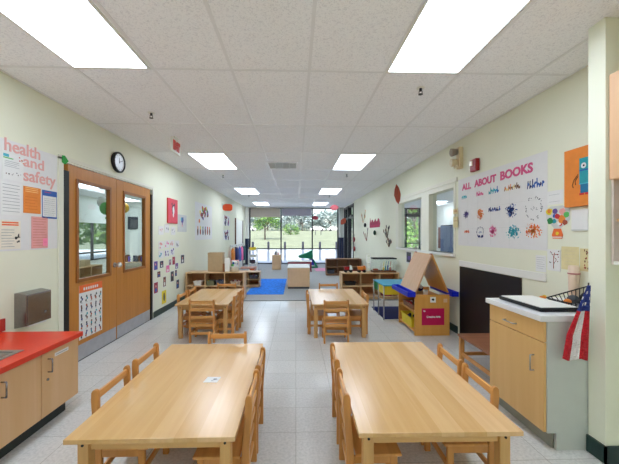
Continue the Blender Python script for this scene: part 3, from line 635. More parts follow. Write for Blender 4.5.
m.box(.012, .12, .17, .37, .031, .0325, TEAL); m.box(.012, .12, .27, .28, .0325, .033, BLUE); m.box(.02, .1, .1, .17, .031, .0325, mat('robot_blue', (30, 110, 150), .6)); m.box(.01, .122, .168, .176, .0325, .0335, CYAN)
m.blob(.048, .31, .022, .022, .0327, PAPER, n=14, jit=.02); m.blob(.05, .31, .008, .008, .0335, BLACK, n=10, jit=0); m.box(.012, .05, .085, .1, .031, .0325, RED); m.box(.06, .12, .085, .1, .031, .0325, RED)
m.tube([(-.0, .25, .0315), (-.035, .21, .0315), (-.05, .17, .0315), (-.04, .15, .0315)], .003, BROWN, 6); m.tube([(-.0, .235, .0315), (-.025, .2, .0315), (-.02, .17, .0315)], .003, BROWN, 6)
m.build('painting', t)
t = thing('flower_craft', 'paper cutout vase of bright flowers right of the banner', 'craft', matrix=frame('R', (XR-.001, 2.575, 1.335)))
m = MB(); m.prism([(-.045, 0), (.045, 0), (.055, .03), (.035, .085), (-.035, .085), (-.055, .03)], 0, .004, ORANGE2); m.box(-.05, .05, .008, .016, .004, .0048, PAPER); m.blob(0, .045, .02, .018, .004, YEL); m.build('vase', t)
m = MB(); m.prism([(-.03, .085), (.03, .085), (.12, .16), (.12, .25), (.05, .28), (-.07, .28), (-.12, .25), (-.115, .17)], 0, .002, PAPER3)
for u, v, r_, c_ in ((-.085, .235, .04, YEL), (-.085, .24, .024, ORANGE), (-.075, .155, .035, GREEN), (-.03, .15, .025, TEAL), (0, .19, .03, RED), (.045, .165, .042, ORANGE), (.02, .13, .022, PAPER), (.05, .23, .035, PINKL), (.09, .2, .03, GREENL), (-.02, .235, .03, PURPLE), (.075, .135, .028, LEAFB), (-.03, .195, .02, BLUE), (.03, .12, .02, RED)):
    m.blob(u, v, r_, r_*.9, .002+.0008*R.random(), c_, n=11)
m.build('bouquet', t)
sheet('R', 'note_card', (XR-.0005, 2.6, 1.63), .16, .12, PAPER, 'white strip of paper between the banner and the robot canvas', 'paper', lines(TEXTG, 2, -.4, .3, .2, .7, .002))
sheet('R', 'envelope', (XR-.0005, 2.36, 1.4), .14, .165, PAPER, 'white folded paper pocket right of the paper flowers', 'paper', rect(PAPER3, -.5, .5, 0, .06), .012)
sheet('R', 'typed_page', (XR-.0005, 2.755, 1.03), .115, .15, PAPER, 'white page curling off the wall, leftmost over the laptop', 'paper', lines(TEXTG, 6, -.4, .4, .2, .85, .002), .003)
def branch(mb, wd, ht, w):
    rr = random.Random(2); mb.tube([(0, .02, w), (.0, ht*.55, w), (.01, ht*.85, w)], .003, LEAFB, 5)
    for i in range(20): mb.blob(rr.uniform(-.4, .4)*wd, ht*rr.uniform(.35, .95), .006, .006, w, rr.choice([BROWN, LEAFR, GREYD]), rr, 6)
sheet('R', 'child_drawing', (XR-.0005, 2.612, 1.055), .135, .185, PAPER, 'drawing of a red brown branch tree over the white counter', 'drawing', branch, .003)
sheet('R', 'certificate', (XR-.0005, 2.455, 1.08), .16, .19, PAPER2, 'cream yellow sheet behind the bottle', 'paper', lines(BEIGE, 5, -.3, .3, .2, .8, .003))
sheet('R', 'photo_strip', (XR-.0005, 2.325, 1.085), .08, .175, PAPER2, 'narrow cream sheet with brown marks next to the pier', 'paper', dots([BROWN, LEAFB], 14, -.1, .45, .1, .95, .008))
for i, z in enumerate((1.47, 1.66)):
    sheet('R', 'greeting_card', (XR-.014 if i < 0 else XR-.0205, 4.225, z+(0 if i else 0)), .12, (.15, .07)[i], PAPER2, ('lower cream card overlapping the banner edge', 'upper cream card with a red line at the banner edge')[i], 'card', lines(LEAFB, (1, 2)[i], -.4, .4, .4, .6, .005), .002)
m = MB(); m.box(XR-.014, XR-.002, 2.99, 4.13, .0, .94, mat('board_black', (20, 18, 24), .42))
tag(m.build('chalkboard'), 'large black board standing against the right wall under the banner', 'board')
tag(MB().box(XR-.012, XR, 2.69, 4.15, .945, 1.02, WHITE).build('wall_ledge', bevel=.002), 'narrow white strip along the top of the black board', 'ledge')
sheet('R', 'photo_print', (XR-.0005, 6.05, .8), .3, .25, PAPER, 'dark photo on the wall under the interior window behind the easel', 'photo', multi(rect(GREYD, -.4, .4, .1, .9), rect(PURPLE, -.2, .3, .3, .6, .0012)))
# far right wall mural
t = thing('wall_sign', 'magenta cloud shaped paper sign on the far right wall', 'sign', matrix=frame('R', (XR-.001, 8.72, 1.58)))
pts = [(-.55, 0), (.55, 0), (.6, .1), (.5, .22)]+[(.5-.1*i, .2+.05*math.sin(i*1.9)) for i in range(1, 10)]+[(-.5, .3), (-.56, .1)]
m = MB(); m.prism(pts, 0, .004, mat('magenta_paper', (170, 40, 80), .7)); 
for i in range(7): m.blob(-.35+i*.12, .12, .035, .05, .004, mat('dark_magenta', (120, 24, 60), .7))
m.build('panel', t)
def twig(y, z, s, cs, lb, seed):
    rr = random.Random(seed); m = MB()
    for i in range(6):
        a = PI*(.2+.6*rr.random()); L = s*(.6+.5*rr.random()); u = rr.uniform(-.3, .3)*s
        m.tube([(u*.3, 0, .003), (u*.6+L*.5*math.cos(a), L*.5*math.sin(a), .003), (u+L*math.cos(a), L*math.sin(a), .003)], .006, rr.choice(cs), 5)
        m.blob(u+L*math.cos(a), L*math.sin(a), .05, .05, .003, rr.choice(cs), rr)
    tag(m.build('paper_twigs', matrix=frame('R', (XR-.001, y, z))), lb, 'craft')
twig(10.2, 1.78, .4, [PAPER2, BROWN, ORANGE], 'fan of cream and brown paper leaves high on the far right wall', 1)
twig(9.7, 1.18, .38, [LEAFB, BROWN, TEXTG], 'thin brown twig craft under the magenta sign', 2)
twig(7.5, 1.3, .3, [GREYD, BLACK, BROWN], 'black twig craft nearest the leaf, right of the magenta sign', 3)
twig(7.35, 1.08, .24, [GREYD, BROWN], 'lower small dark twig craft right of the magenta sign', 4)
for y, z, lb in ((9.75, 1.68, 'black paper pompom left of the magenta sign'), (8.55, 1.43, 'dark green pompom below the magenta sign')):
    m = MB(); m.ball((0, 0, .04), .07, BLACK if y > 9 else mat('dark_green', (30, 60, 50), .8), (1, 1, .5)); tag(m.build('pompom', matrix=frame('R', (XR-.001, y, z))), lb, 'craft')
for y, z, lb in ((11.6, 1.2, 'upper red ornament beside the far dark door'), (11.55, .85, 'lower red ornament beside the far dark door')):
    m = MB(); m.ball((0, 0, .04), .1, DRED, (1, 1, .35)); m.cyl((0, .09, .02), (0, .2, .02), .006, BLACK); tag(m.build('red_ornament', matrix=frame('R', (XR-.001, y, z))), lb, 'ornament')
# hanging decorations
def leafshape(w_, h_): return [(0, -h_/2), (w_*.3, -h_*.32), (w_*.5, -h_*.02), (w_*.36, h_*.3), (w_*.05, h_/2), (-w_*.3, h_*.26), (-w_*.48, -h_*.04), (-w_*.3, -h_*.34)]
def hang(name, x, y, z, pts, m_, lb, cat, rot=0, th=.004):
    t = thing(name, lb, cat, (x, y, z)); c, s = math.cos(rot), math.sin(rot)
    pts = [(u*c-v*s, u*s+v*c) for u, v in pts]; top = max(pts, key=lambda p: p[1])
    q = MB(); q.prism(pts, -th/2, th/2, m_, 'xz'); q.prism([(0, 0), (.004, 0), (top[0]*.8+.004, top[1]*.8), (top[0]*.8, top[1]*.8)], -th/2-.001, -th/2, mat('vein', (120, 50, 44), .7), 'xz') if cat == 'paper leaf' else None
    q.build('cutout', t)
    MB().cyl((top[0], 0, top[1]-.01), (top[0], 0, H-z), .0012, WHITE, 5).build('thread', t)
hang('paper_leaf', 1.66, 5.0, 2.035, leafshape(.115, .33), LEAFB, 'large brown paper leaf hanging before the interior window', 'paper leaf', .12)
hang('paper_leaf', .71, 11.0, 1.98, [(-.1, -.06), (.02, -.07), (.1, -.03), (.07, .05), (-.03, .08), (-.11, .05)], LEAFR, 'small dark red paper leaf hanging by the middle window mullion', 'paper leaf')
hang('paper_leaf', 1.39, 9.0, 1.77, leafshape(.16, .24), LEAFB, 'brown paper leaf hanging in front of the far grey pillar', 'paper leaf', -.5)
hang('paper_cloud', 1.12, 9.0, 2.17, [(-.13, -.01), (-.07, -.07), (.02, -.085), (.1, -.05), (.14, .02), (.07, .07), (.0, .085), (-.07, .06)], mat('coral_paper', (232, 120, 130), .7), 'coral pink paper shape hanging near the right of the far window', 'paper cutout')
ov = [(.14*math.cos(a)*abs(math.cos(a))**-.4 if abs(math.cos(a)) > .01 else 0, .1*math.sin(a)*abs(math.sin(a))**-.4 if abs(math.sin(a)) > .01 else 0) for a in [2*PI*i/24+.01 for i in range(24)]]
hang('paper_oval', -1.98, 9.0, 2.165, ov, mat('hot_orange', (226, 78, 30), .6), 'bright orange rounded paper shape hanging by the left wall', 'paper cutout', th=.02)
# ------------------------------------------------------------------ tables
def make_table(wd, ln, lb, cat='table'):
    t = thing('activity_table', lb, cat)
    MB().box(-wd/2, wd/2, -ln/2, ln/2, .438, .46, TAB).build('tabletop', t, .002)
    ix, iy, lw = wd/2-.03, ln/2-.045, .05
    for sx in (-1, 1):
        for sy in (-1, 1):
            m = MB(); x0 = sx*ix; x1 = x0-sx*lw; y0 = sy*iy; y1 = y0-sy*lw
            m.box(min(x0, x1), max(x0, x1), min(y0, y1), max(y0, y1), 0, .438, TABE); l = m.build('leg', t, .004)
            b = MB(); b.cyl(((x0+x1)/2, y0, .405), ((x0+x1)/2, y0+sy*.004, .405), .006, BLACK); b.build('bolt', l)
    for sy in (-1, 1): m = MB(); y0 = sy*(iy-.018); m.box(-ix+lw, ix-lw, min(y0, y0-sy*.02), max(y0, y0-sy*.02), .372, .438, TABA); m.build('apron', t, .002)
    for sx in (-1, 1): m = MB(); x0 = sx*(ix-.018); m.box(min(x0, x0-sx*.02), max(x0, x0-sx*.02), -iy+lw, iy-lw, .372, .438, TABA); m.build('apron', t, .002)
    return t
G = 'maple children\'s activity tables'
t = make_table(.755, 1.195, 'front left low maple table with a small white card on it'); t.location = (-.65, 1.987, 0); t['group'] = G
t = make_table(.762, 1.195, 'front right low maple table with a bare top'); t.location = (.676, 1.992, 0); t.rotation_euler.z = -.012; t['group'] = G
t = make_table(.70, 1.17, 'farther left low maple table in front of the cubby shelf'); t.location = (-1.23, 4.65, 0); t['group'] = G
t = make_table(.75, 1.15, 'farther right low maple table, beside the art easel'); t.location = (.585, 4.6, 0); t['group'] = G
# chairs : local frame back at y=0 facing +y (towards the table)
def chair0():
    t = thing('child_chair', '', 'chair'); hw = .15
    for s in (-1, 1):
        m = MB(); x0, x1 = s*hw-.011, s*hw+.011
        prof = [(-.012, 0), (.03, 0), (.027, .26), (.012, .44), (.010, .53), (.004, .55), (-.006, .555), (-.018, .552), (-.026, .54), (-.028, .5), (-.012, .27)]
        m.prism(prof, x0, x1, CH, 'yz'); m.build('leg', t, .004)
        m = MB(); m.box(x0, x1, .215, .25, 0, .24, CH); m.build('leg', t, .004)
        m = MB(); m.box(s*hw-.007, s*hw+.007, .028, .215, .10, .13, CH); m.build('stretcher', t, .002)
        m = MB(); m.box(s*hw-.007, s*hw+.007, .028, .215, .20, .238, CH); m.build('seat_rail', t, .002)
    m = MB(); m.box(-hw-.018, hw+.018, .034, .27, .241, .256, CHS); m.build('seat', t, .005)
    for z0, z1, y in ((.495, .535, -.012), (.40, .437, -.008), (.305, .34, .0)):
        m = MB(); m.box(-hw+.011, hw-.011, y-.004, y+.01, z0, z1, CHS); m.build('back_slat', t, .003)
    m = MB(); m.box(-hw+.011, hw-.011, .004, .018, .10, .13, CHS); m.build('stretcher', t, .002)
    m = MB(); m.box(-hw+.011, hw-.011, .225, .24, .10, .13, CHS); m.build('stretcher', t, .002)
    m = MB(); m.box(-hw+.011, hw-.011, .004, .02, .20, .24, CHS); m.build('seat_rail', t, .002)
    return t
c0 = chair0(); used = False
RT, LF, FW, BK = -PI/2, PI/2, 0, PI   # facing +x, -x, +y, -y
for x, y, r, lb in (
    (-1.043, 1.80, RT, 'nearer of two chairs on the left side of the front left table'), (-1.043, 2.20, RT, 'farther of two chairs on the left side of the front left table'),
    (-.247, 1.72, LF, 'nearer of two chairs on the aisle side of the front left table'), (-.247, 2.09, LF, 'farther of two chairs on the aisle side of the front left table'),
    (-.575, 2.603, BK, 'chair at the far end of the front left table'),
    (.272, 1.72, RT-.02, 'nearer of two chairs on the aisle side of the front right table'), (.281, 2.16, RT-.02, 'farther of two chairs on the aisle side of the front right table'),
    (1.062, 1.775, LF-.02, 'nearer of two chairs on the cabinet side of the front right table'), (1.068, 2.13, LF-.02, 'farther of two chairs on the cabinet side of the front right table'),
    (-1.19, 3.94, FW, 'chair with its ladder back to the camera at the farther left table'), (-1.60, 4.42, RT, 'nearer chair between the farther left table and the photo wall'), (-1.60, 4.81, RT, 'second chair between the farther left table and the photo wall'),
    (-1.175, 5.27, BK, 'chair at the far end of the farther left table'), (-.83, 4.28, LF, 'nearer chair on the aisle side of the farther left table'), (-.83, 4.72, LF+.06, 'second chair on the aisle side of the farther left table'),
    (.51, 3.87, FW, 'chair with its ladder back to the camera at the farther right table'), (.55, 5.21, BK, 'chair at the far end of the farther right table'), (.175, 4.40, RT, 'chair on the aisle side of the farther right table'), (.978, 4.37, LF, 'chair on the easel side of the farther right table')):
    c = c0 if not used else copy_tree(c0); used = True
    c.location = (x, y, 0); c.rotation_euler = (0, 0, r); c['label'] = 'small wooden '+lb; c['group'] = "ladder back children's chairs"
t = MB(); t.prism([(-.045, -.03), (.04, -.035), (.048, .038), (-.038, .042)], 0, .001, PAPER); t.blob(.018, .008, .014, .01, .001, GREYD); t.blob(.005, -.01, .008, .006, .001, TEXTG)
tag(t.build('name_card', loc=(-.524, 1.94, .4602)), 'small white name card lying on the front left table', 'card')
# ------------------------------------------------------------------ right base cabinet
t = thing('base_cabinet', 'maple cabinet with one drawer and one door behind the pier', 'cabinet', (0, 0, 0))
MB().box(1.59, XR-.002, 1.925, 2.455, .11, .815, RCAB).build('body', t)
MB().box(1.64, XR-.002, 1.93, 2.455, 0, .11, mat('grey_kick', (150, 150, 135), .5)).build('toe_kick', t)
m = MB(); m.box(1.59, XR-.002, 1.905, 1.924, .11, .815, GREYP); m.box(1.65, XR-.002, 1.905, 1.924, 0, .11, GREYP); m.build('side_panel', t)['label'] = 'pale grey laminate side panel'
d = MB().box(1.57, 1.588, 1.91, 2.452, .685, .812, RCAB).build('drawer', t, .0015)
q = MB(); q.tube([(1.57, 2.15, .735), (1.545, 2.15, .735), (1.545, 2.26, .735), (1.57, 2.26, .735)], .0045, STEEL); q.build('handle', d)
d = MB().box(1.57, 1.588, 1.91, 2.452, .115, .68, RCAB).build('door', t, .0015)
q = MB(); q.tube([(1.57, 1.99, .475), (1.545, 1.99, .475), (1.545, 1.99, .575), (1.57, 1.99, .575)], .0045, STEEL); q.build('handle', d)
tag(MB().box(1.548, XR-.002, 1.903, 2.474, .816, .853, TOPW).build('countertop', bevel=.002), 'white laminate top on the maple cabinet', 'countertop')
# laptop like white device
t = thing('laptop', 'closed white laptop with black edge lying on the white counter', 'laptop', (1.748, 2.2, .853), 0)
MB().box(-.13, .13, -.21, .21, .004, .028, BLACK).build('base', t, .004); MB().box(-.122, .128, -.203, .195, .0285, .034, WHITE).build('lid', t, .003)
q = MB(); [q.cyl((sx*.09, sy*.16, 0), (sx*.09, sy*.16, .004), .008, BLACK) for sx in (-1, 1) for sy in (-1, 1)]; q.build('rubber_feet', t)
t = thing('tumbler', 'tall cream and pink tumbler standing against the wall on the white counter', 'bottle', (2.183, 2.36, .853))
MB().lathe([(.028, 0), (.031, .01), (.036, .18), (.036, .205)], (0, 0, 0), CREAMP, 24).build('cup', t); MB().lathe([(.038, .2055), (.039, .22), (.036, .222), (.036, .262), (.03, .272)], (0, 0, 0), CREAMP, 24).build('lid', t); MB().lathe([(.0385, .205), (.0405, .208), (.0405, .213), (.0385, .216)], (0, 0, 0), MAUVE, 24).build('band', t)
t = thing('wire_basket', 'black wire basket of odds and ends on the white counter by the flag', 'basket', (2.05, 2.17, .853))
q = MB(); 
base = [(-.12, -.08), (.12, -.08), (.12, .08), (-.12, .08)]; top = [(-.16, -.1, .04), (.16, -.1, .125), (.16, .1, .125), (-.16, .1, .04)]
for i in range(4):
    j = (i+1) % 4; q.cyl((*base[i], .006), (*base[j], .006), .004, BLACK, 6); q.cyl(top[i], top[j], .005, BLACK, 6)
    for k in range(11):
        s = k/10; q.cyl((base[i][0]*(1-s)+base[j][0]*s, base[i][1]*(1-s)+base[j][1]*s, .006), tuple(top[i][n]*(1-s)+top[j][n]*s for n in range(3)), .003, BLACK, 5)
for k in range(1, 6): q.cyl((-.12+.24*k/6, -.08, .006), (-.12+.24*k/6, .08, .006), .003, BLACK, 5)
q.build('wire_frame', t)
for (x, y, r_, m_, lb) in ((-.09, 0, .022, ORANGE, 'orange ball of yarn in the wire basket'), (-.03, .02, .034, GREYD, 'dark pouch in the middle of the wire basket'), (.06, -.01, .048, BLACK, 'black pouch at the right of the wire basket'), (.01, -.045, .024, LEAFB, 'brown knob in the wire basket')):
    q = MB(); q.ball((0, 0, r_), r_, m_, (1.2, 1, .95)); tag(q.build('trinket', loc=(2.05+x, 2.17+y, .862)), lb, 'trinket', 'bits in the wire basket')
q = MB(); q.ball((0, 0, .012), .02, ORANGE, (1.4, 1, .6)); q.ball((.02, .01, .018), .015, YEL, (1, 1, .7)); tag(q.build('paper_flower', loc=(1.985, 2.42, .853)), 'small orange paper flower lying behind the wire basket', 'decoration')
# flag on a stick
t = thing('hand_flag', 'small american flag drooping over the end of the white counter', 'flag', (1.735, 1.86, .6))
MB().cyl((.08, .0, .47), (.045, .012, .02), .004, mat('flag_stick', (60, 45, 30), .6), 8).build('stick', t)
q = MB(); rows, cols = 26, 13
def fp(i, j):
    s = i/rows; c = j/cols; top = Vector((.066, -.012, .46)); wdt = .02+.085*min(1, s*1.5)
    x = .078-(1-c)*wdt-.045*s*(1-c)*1.0-.012*s*s+.002*math.sin(c*9); return (x-.02*s*(1-c), -.014-.008*math.sin(c*PI*3.2+s*.8)*min(1, s*2+.2), .455-.445*s-.02*abs(math.sin(c*PI*1.5))*s)
vs = [fp(i, j) for i in range(rows+1) for j in range(cols+1)]
for i in range(rows):
    for j in range(cols):
        a = i*(cols+1)+j
        canton = i < 9
        m_ = FLAGB if canton else (FLAGW if 4 <= j <= 7 else FLAGR)
        if canton and ((i in (2, 6) and j % 5 == 2) or (i == 4 and j % 5 == 0)): m_ = FLAGW
        q.add([vs[a], vs[a+1], vs[a+cols+2], vs[a+cols+1]], [(0, 1, 2, 3)], m_, True)
o = q.build('cloth', t)
sd = o.modifiers.new('thick', 'SOLIDIFY'); sd.thickness = .0015
# wall cabinet right
t = thing('wall_cabinet', 'maple wall cabinet over an open cubby at the right edge', 'cabinet', (0, 0, 0))
MB().box(1.881, XR-.002, 1.772, 1.785, 1.19, 2.32, mat('cab_side', (214, 200, 188), .5)).build('side_panel', t); MB().box(1.881, XR-.002, .6, .62, 1.19, 2.32, SHELF).build('side_panel', t)
MB().box(1.881, XR-.002, .62, 1.772, 2.3, 2.32, SHELF).build('top_board', t); MB().box(1.881, XR-.002, .62, 1.772, 1.19, 1.21, WHITE).build('bottom_board', t); MB().box(1.9, XR-.02, .62, 1.772, 1.445, 1.46, SHELF).build('shelf', t); MB().box(1.881, XR-.02, .62, 1.772, 1.69, 1.705, SHELF).build('shelf', t)
MB().box(XR-.02, XR-.002, .62, 1.772, 1.21, 2.3, mat('cab_back', (150, 84, 40), .6)).build('back_panel', t)
CD = wood('peach_door', (222, 182, 146), .95, 2, .45, sc=.6)
for y0, y1 in ((1.20, 1.785), (.6, 1.195)):
    d = MB().box(1.867, 1.880, y0, y1, 1.695, 2.32, CD).build('door', t, .0015); q = MB(); q.tube([(1.867, y0+.04, 1.75), (1.845, y0+.04, 1.75), (1.845, y0+.04, 1.85), (1.867, y0+.04, 1.85)], .0045, STEEL); q.build('handle', d)
# bench
t = thing('bench', 'low brown topped wooden bench in front of the black board', 'bench', (1.96, 2.87, 0))
MB().box(-.26, .26, -.33, .33, .305, .33, wood('bench_top', (150, 96, 66), .7, 0, .4)).build('seat', t, .004)
for sx in (-1, 1):
    for sy in (-1, 1): MB().box(sx*.23-.02, sx*.23+.02, sy*.30-.02, sy*.30+.02, 0, .305, CH).build('leg', t, .003)
for sx in (-1, 1): MB().box(sx*.23-.01, sx*.23+.01, -.28, .28, .11, .145, CH).build('stretcher', t, .002)
for sy in (-1, 1): MB().box(-.21, .21, sy*.3-.01, sy*.3+.01, .11, .145, CH).build('stretcher', t, .002)
# ------------------------------------------------------------------ easel cabinet
t = thing('art_easel', 'wooden double sided art easel on a storage base with blue trays', 'easel', (0, 0, 0))
x0, x1, y0, y1 = 1.61, 2.09, 4.13, 4.79
MB().box(x0, x1, y0, y0+.02, .0, .555, EASW).build('end_panel', t, .003); MB().box(x0, x1, y1-.02, y1, 0, .555, EASW).build('end_panel', t, .003)
for z in (.04, .30): MB().box(x0+.01, x1-.01, y0+.02, y1-.02, z, z+.018, EASW).build('shelf', t)
MB().box(x1-.2, x1-.19, y0+.02, y1-.02, .058, .30, EASW).build('back_panel', t)
MB().box(x0+.06, x1-.06, y0+.02, y1-.02, .5, .518, EASW).build('top_board', t)
ang = math.atan2(.22, .52)
for s, lb in ((-1, None), (1, None)):
    q = MB(); xb, xt, zb, zt = 1.865+s*.235, 1.865+s*.012, .575, 1.10
    ox = -s*.018
    q.prism([(xb, zb), (xb+ox, zb), (xt+ox if s*ox < 0 and False else xt, zt-.03), (xt, zt)] if False else [(xb, zb), (xt, zt), (xt-s*.016, zt-.018), (xb-s*.02, zb)], 4.17, 4.78, EASB if s < 0 else EASW, 'xz'); q.build('easel_board', t, .002)
for y in (4.19, 4.72): MB().cyl((1.865, y, 1.098), (1.865, y+.04, 1.098), .013, mat('hinge', (150, 70, 60), .5), 10).build('hinge', t)
for s in (-1, 1):
    xa, xb = (1.495, 1.605) if s < 0 else (2.095, 2.19)
    q = MB(); q.box(xa, xb, 4.08, 4.76, .535, .545, CBLUE); q.box(xa, xa+.01, 4.08, 4.76, .545, .60, CBLUE); q.box(xb-.01, xb, 4.08, 4.76, .545, .60, CBLUE); q.box(xa, xb, 4.06, 4.07, .545, .60, CBLUE); q.box(xa, xb, 4.79, 4.80, .545, .60, CBLUE); q.box(xa-.012, xb+.004, 4.05, 4.81, .598, .606, CBLUE)
    q = MB(); q.box(xa+.01, xb-.01, 4.09, 4.75, .535, .543, CBLUE)
    for a0, a1, b0, b1 in ((xa, xa+.012, 4.08, 4.76), (xb-.012, xb, 4.08, 4.76), (xa, xb, 4.08, 4.092), (xa, xb, 4.748, 4.76)): q.box(a0, a1, b0, b1, .535, .6, CBLUE)
    q.build('paint_tray', t, .004)['label'] = 'bright blue plastic paint tray'
q = MB(); q.box(-.155, .155, 0, .228, 0, .002, mat('sign_magenta', (190, 20, 80), .4)); sg = q.build('sign', t); sg.matrix_world = frame('F', (1.86, 4.1295, .143)); sg['label'] = 'magenta sign reading Creative Arts'
text('Creative Arts', .03, PAPER, 'lettering', sg, -.09, .1, .0025, width=.19, height=.028, off=.001)
q = MB(); q.blob(-.118, .19, .018, .012, .0022, PAPER); q.box(-.135, -.12, .198, .203, .0022, .0028, PAPER); q.build('emblem', sg)
q = MB(); q.box(-.038, .038, 0, .075, 0, .0015, PAPER); q.blob(0, .04, .022, .02, .0015, BLACK); o = q.build('sticker', t); o.matrix_world = frame('F', (1.86, 4.1295, .45)); o['label'] = 'white sticker with a round black picture'
q = MB(); q.box(-.025, .025, 0, .05, 0, .001, TANB); o = q.build('tape_patch', t); o.matrix_world = frame('F', (2.03, 4.1295, .45))
def bin_(name, x, y, z, wx, wy, h, m_, lb, cat='bin', group=None, label_card=None, fill=None):
    t = thing(name, lb, cat, (x, y, z), group=group); q = MB(); a = .006
    def ring(z0, z1, e0, e1):
        pass
    s = .88
    vs = []
    for (fx, zz) in ((s, 0), (1, h)):
        for sx, sy in ((-1, -1), (1, -1), (1, 1), (-1, 1)): vs.append((sx*wx*fx/2, sy*wy*fx/2, zz))
    vin = []
    for (fx, zz) in ((s, a), (1, h)):
        for sx, sy in ((-1, -1), (1, -1), (1, 1), (-1, 1)): vin.append((sx*(wx*fx/2-a), sy*(wy*fx/2-a), zz))
    q.add(vs+vin, [(0, 1, 5, 4), (1, 2, 6, 5), (2, 3, 7, 6), (3, 0, 4, 7), (3, 2, 1, 0), (8, 12, 13, 9), (9, 13, 14, 10), (10, 14, 15, 11), (11, 15, 12, 8), (8, 9, 10, 11), (4, 5, 13, 12), (5, 6, 14, 13), (6, 7, 15, 14), (7, 4, 12, 15)], m_)
    q.build('tub', t)
    q = MB()
    for a0, a1, b0, b1 in ((-wx/2-.008, wx/2+.008, -wy/2-.008, -wy/2), (-wx/2-.008, wx/2+.008, wy/2, wy/2+.008), (-wx/2-.008, -wx/2, -wy/2, wy/2), (wx/2, wx/2+.008, -wy/2, wy/2)): q.box(a0, a1, b0, b1, h-.012, h, m_)
    q.build('rim', t)
    if label_card: MB().box(-.03, .03, -wy/2-.003, -wy/2+.002, h*.3, h*.75, PAPER).build('label_card', t)
    if fill:
        q = MB(); rr = random.Random(int(x*100)); 
        for i in range(10): q.ball((rr.uniform(-.35, .35)*wx, rr.uniform(-.35, .35)*wy, h*.6+rr.uniform(0, .3)*h), min(wx, wy)*.14, rr.choice(fill), (1, 1, 1), 8)
        o = q.build('toys', t); o['kind'] = 'stuff'
    return t
bin_('bin', 1.70, 4.5, .058, .15, .42, .14, YEL, 'yellow bin on the lower shelf of the easel base', fill=[PURPLE, NAVY, GREEN])
bin_('tray', 1.70, 4.45, .318, .14, .4, .07, mat('clay_tray', (140, 100, 80), .6), 'brown tray of supplies on the upper easel shelf', 'tray', fill=[RED, PAPER, GREYD])
q = MB(); q.lathe([(.03, 0), (.032, .07), (.028, .075)], (0, 0, 0), PAPER, 14); tag(q.build('paint_cup', loc=(1.83, 4.3, .518)), 'white paint cup under the easel boards', 'cup')
q = MB(); q.ball((0, 0, .05), .05, BLUED, (1, 1, 1)); q.ball((.0, -.03, .07), .03, PAPER, (1, 1, 1)); tag(q.build('ball', loc=(1.87, 4.6, .518)), 'dark blue and white ball between the easel boards', 'ball')
# ------------------------------------------------------------------ sensory table
t = thing('sensory_table', 'children\'s sand table with teal lid over yellow and green tubs', 'table', (0, 0, 0))
MB().box(1.40, 1.99, 4.90, 5.58, .545, .56, TEALT).build('lid', t, .004)
for nm_, y0, y1, m_ in (('yellow_tub', 4.93, 5.24, YEL), ('green_tub', 5.25, 5.56, GREEN)):
    q = MB(); q.box(1.42, 1.97, y0, y1, .40, .545, m_); q.build('tub', t, .012)['label'] = nm_.replace('_', ' ')
for x in (1.415, 1.975):
    for y in (4.92, 5.24, 5.56): MB().cyl((x, y, 0), (x, y, .545), .011, STEEL, 10).build('leg', t)
q = MB(); [q.cyl((x, 4.92, .3), (x, 5.56, .3), .008, STEEL, 8) for x in (1.415, 1.975)]; q.build('cross_rail', t)
t = MB().box(1.43, 1.96, 4.96, 5.80, 0, .012, mat('navy_mat', (22, 32, 92), .7)); tag(t.build('floor_mat', bevel=.003), 'navy blue mat on the floor under the sand table', 'mat')
# ------------------------------------------------------------------ cubby shelves
def cubby(lb, x, y, z, wd, dp, h, cols_, mt=SHELF, mi=SHELFI, rot=0, divs=None):
    t = thing('cubby_shelf', lb, 'shelf', (x, y, z), rot, 'low open cubby shelves'); a = .02
    MB().box(-wd/2, wd/2, 0, dp, h-a, h, mt).build('top_board', t, .003); MB().box(-wd/2+a, wd/2-a, .005, dp, .04, .04+a, mt).build('bottom_board', t)
    for s in (-1, 1): q = MB(); xx = s*(wd/2-a/2); q.box(xx-a/2, xx+a/2, 0, dp, 0, h-a, mt); q.build('side_panel', t, .003)
    MB().box(-wd/2+a, wd/2-a, dp-.01, dp-.001, .06, h-a, mi).build('back_panel', t)
    MB().box(-wd/2+a, wd/2-a, .005, dp-.01, h*.5-.01, h*.5+.01, mt).build('shelf', t)
    dv = divs or [-wd/2+wd*(i+1)/cols_ for i in range(cols_-1)]
    for d in dv:
        q = MB(); q.box(d-.009, d+.009, .006, dp-.01, .06, h*.5-.01, mt); q.box(d-.009, d+.009, .006, dp-.01, h*.5+.01, h-a, mt); q.build('divider', t)
    MB().box(-wd/2+a, wd/2-a, .02, .03, 0, .04, mt).build('plinth', t)
    return t
ZC = .004
cubby('low wooden cubby shelf behind the farther left table', -1.70, 6.5, ZC, 1.21, .36, .58, 3)
cubby('low wooden cubby shelf with toy trucks on top, behind the sand table', 1.578, 6.46, ZC, 1.225, .36, .56, 3)
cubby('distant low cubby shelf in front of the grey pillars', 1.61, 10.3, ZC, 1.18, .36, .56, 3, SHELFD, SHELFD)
cubby('short low shelf at the left edge of the blue rug', -1.38, 8.0, .012, .88, .35, .40, 3)
BK_ = 'bins in the left cubby shelf'
bin_('bin', -2.06, 6.62, .304, .16, .2, .09, WHITE, 'white bin with a dark label in the left bay of the left cubby shelf', group=BK_, label_card=True)
bin_('basket', -1.80, 6.63, .304, .16, .2, .1, mat('olive_basket', (120, 120, 90), .7), 'olive basket, left one in the middle bay of the left cubby shelf', 'basket', BK_, fill=[GREEN, YEL, GREYD])
bin_('basket', -1.60, 6.63, .304, .15, .2, .1, mat('slate_basket', (100, 105, 120), .7), 'slate basket, right one in the middle bay of the left cubby shelf', 'basket', BK_, fill=[PAPER, BLUE, GREYD])
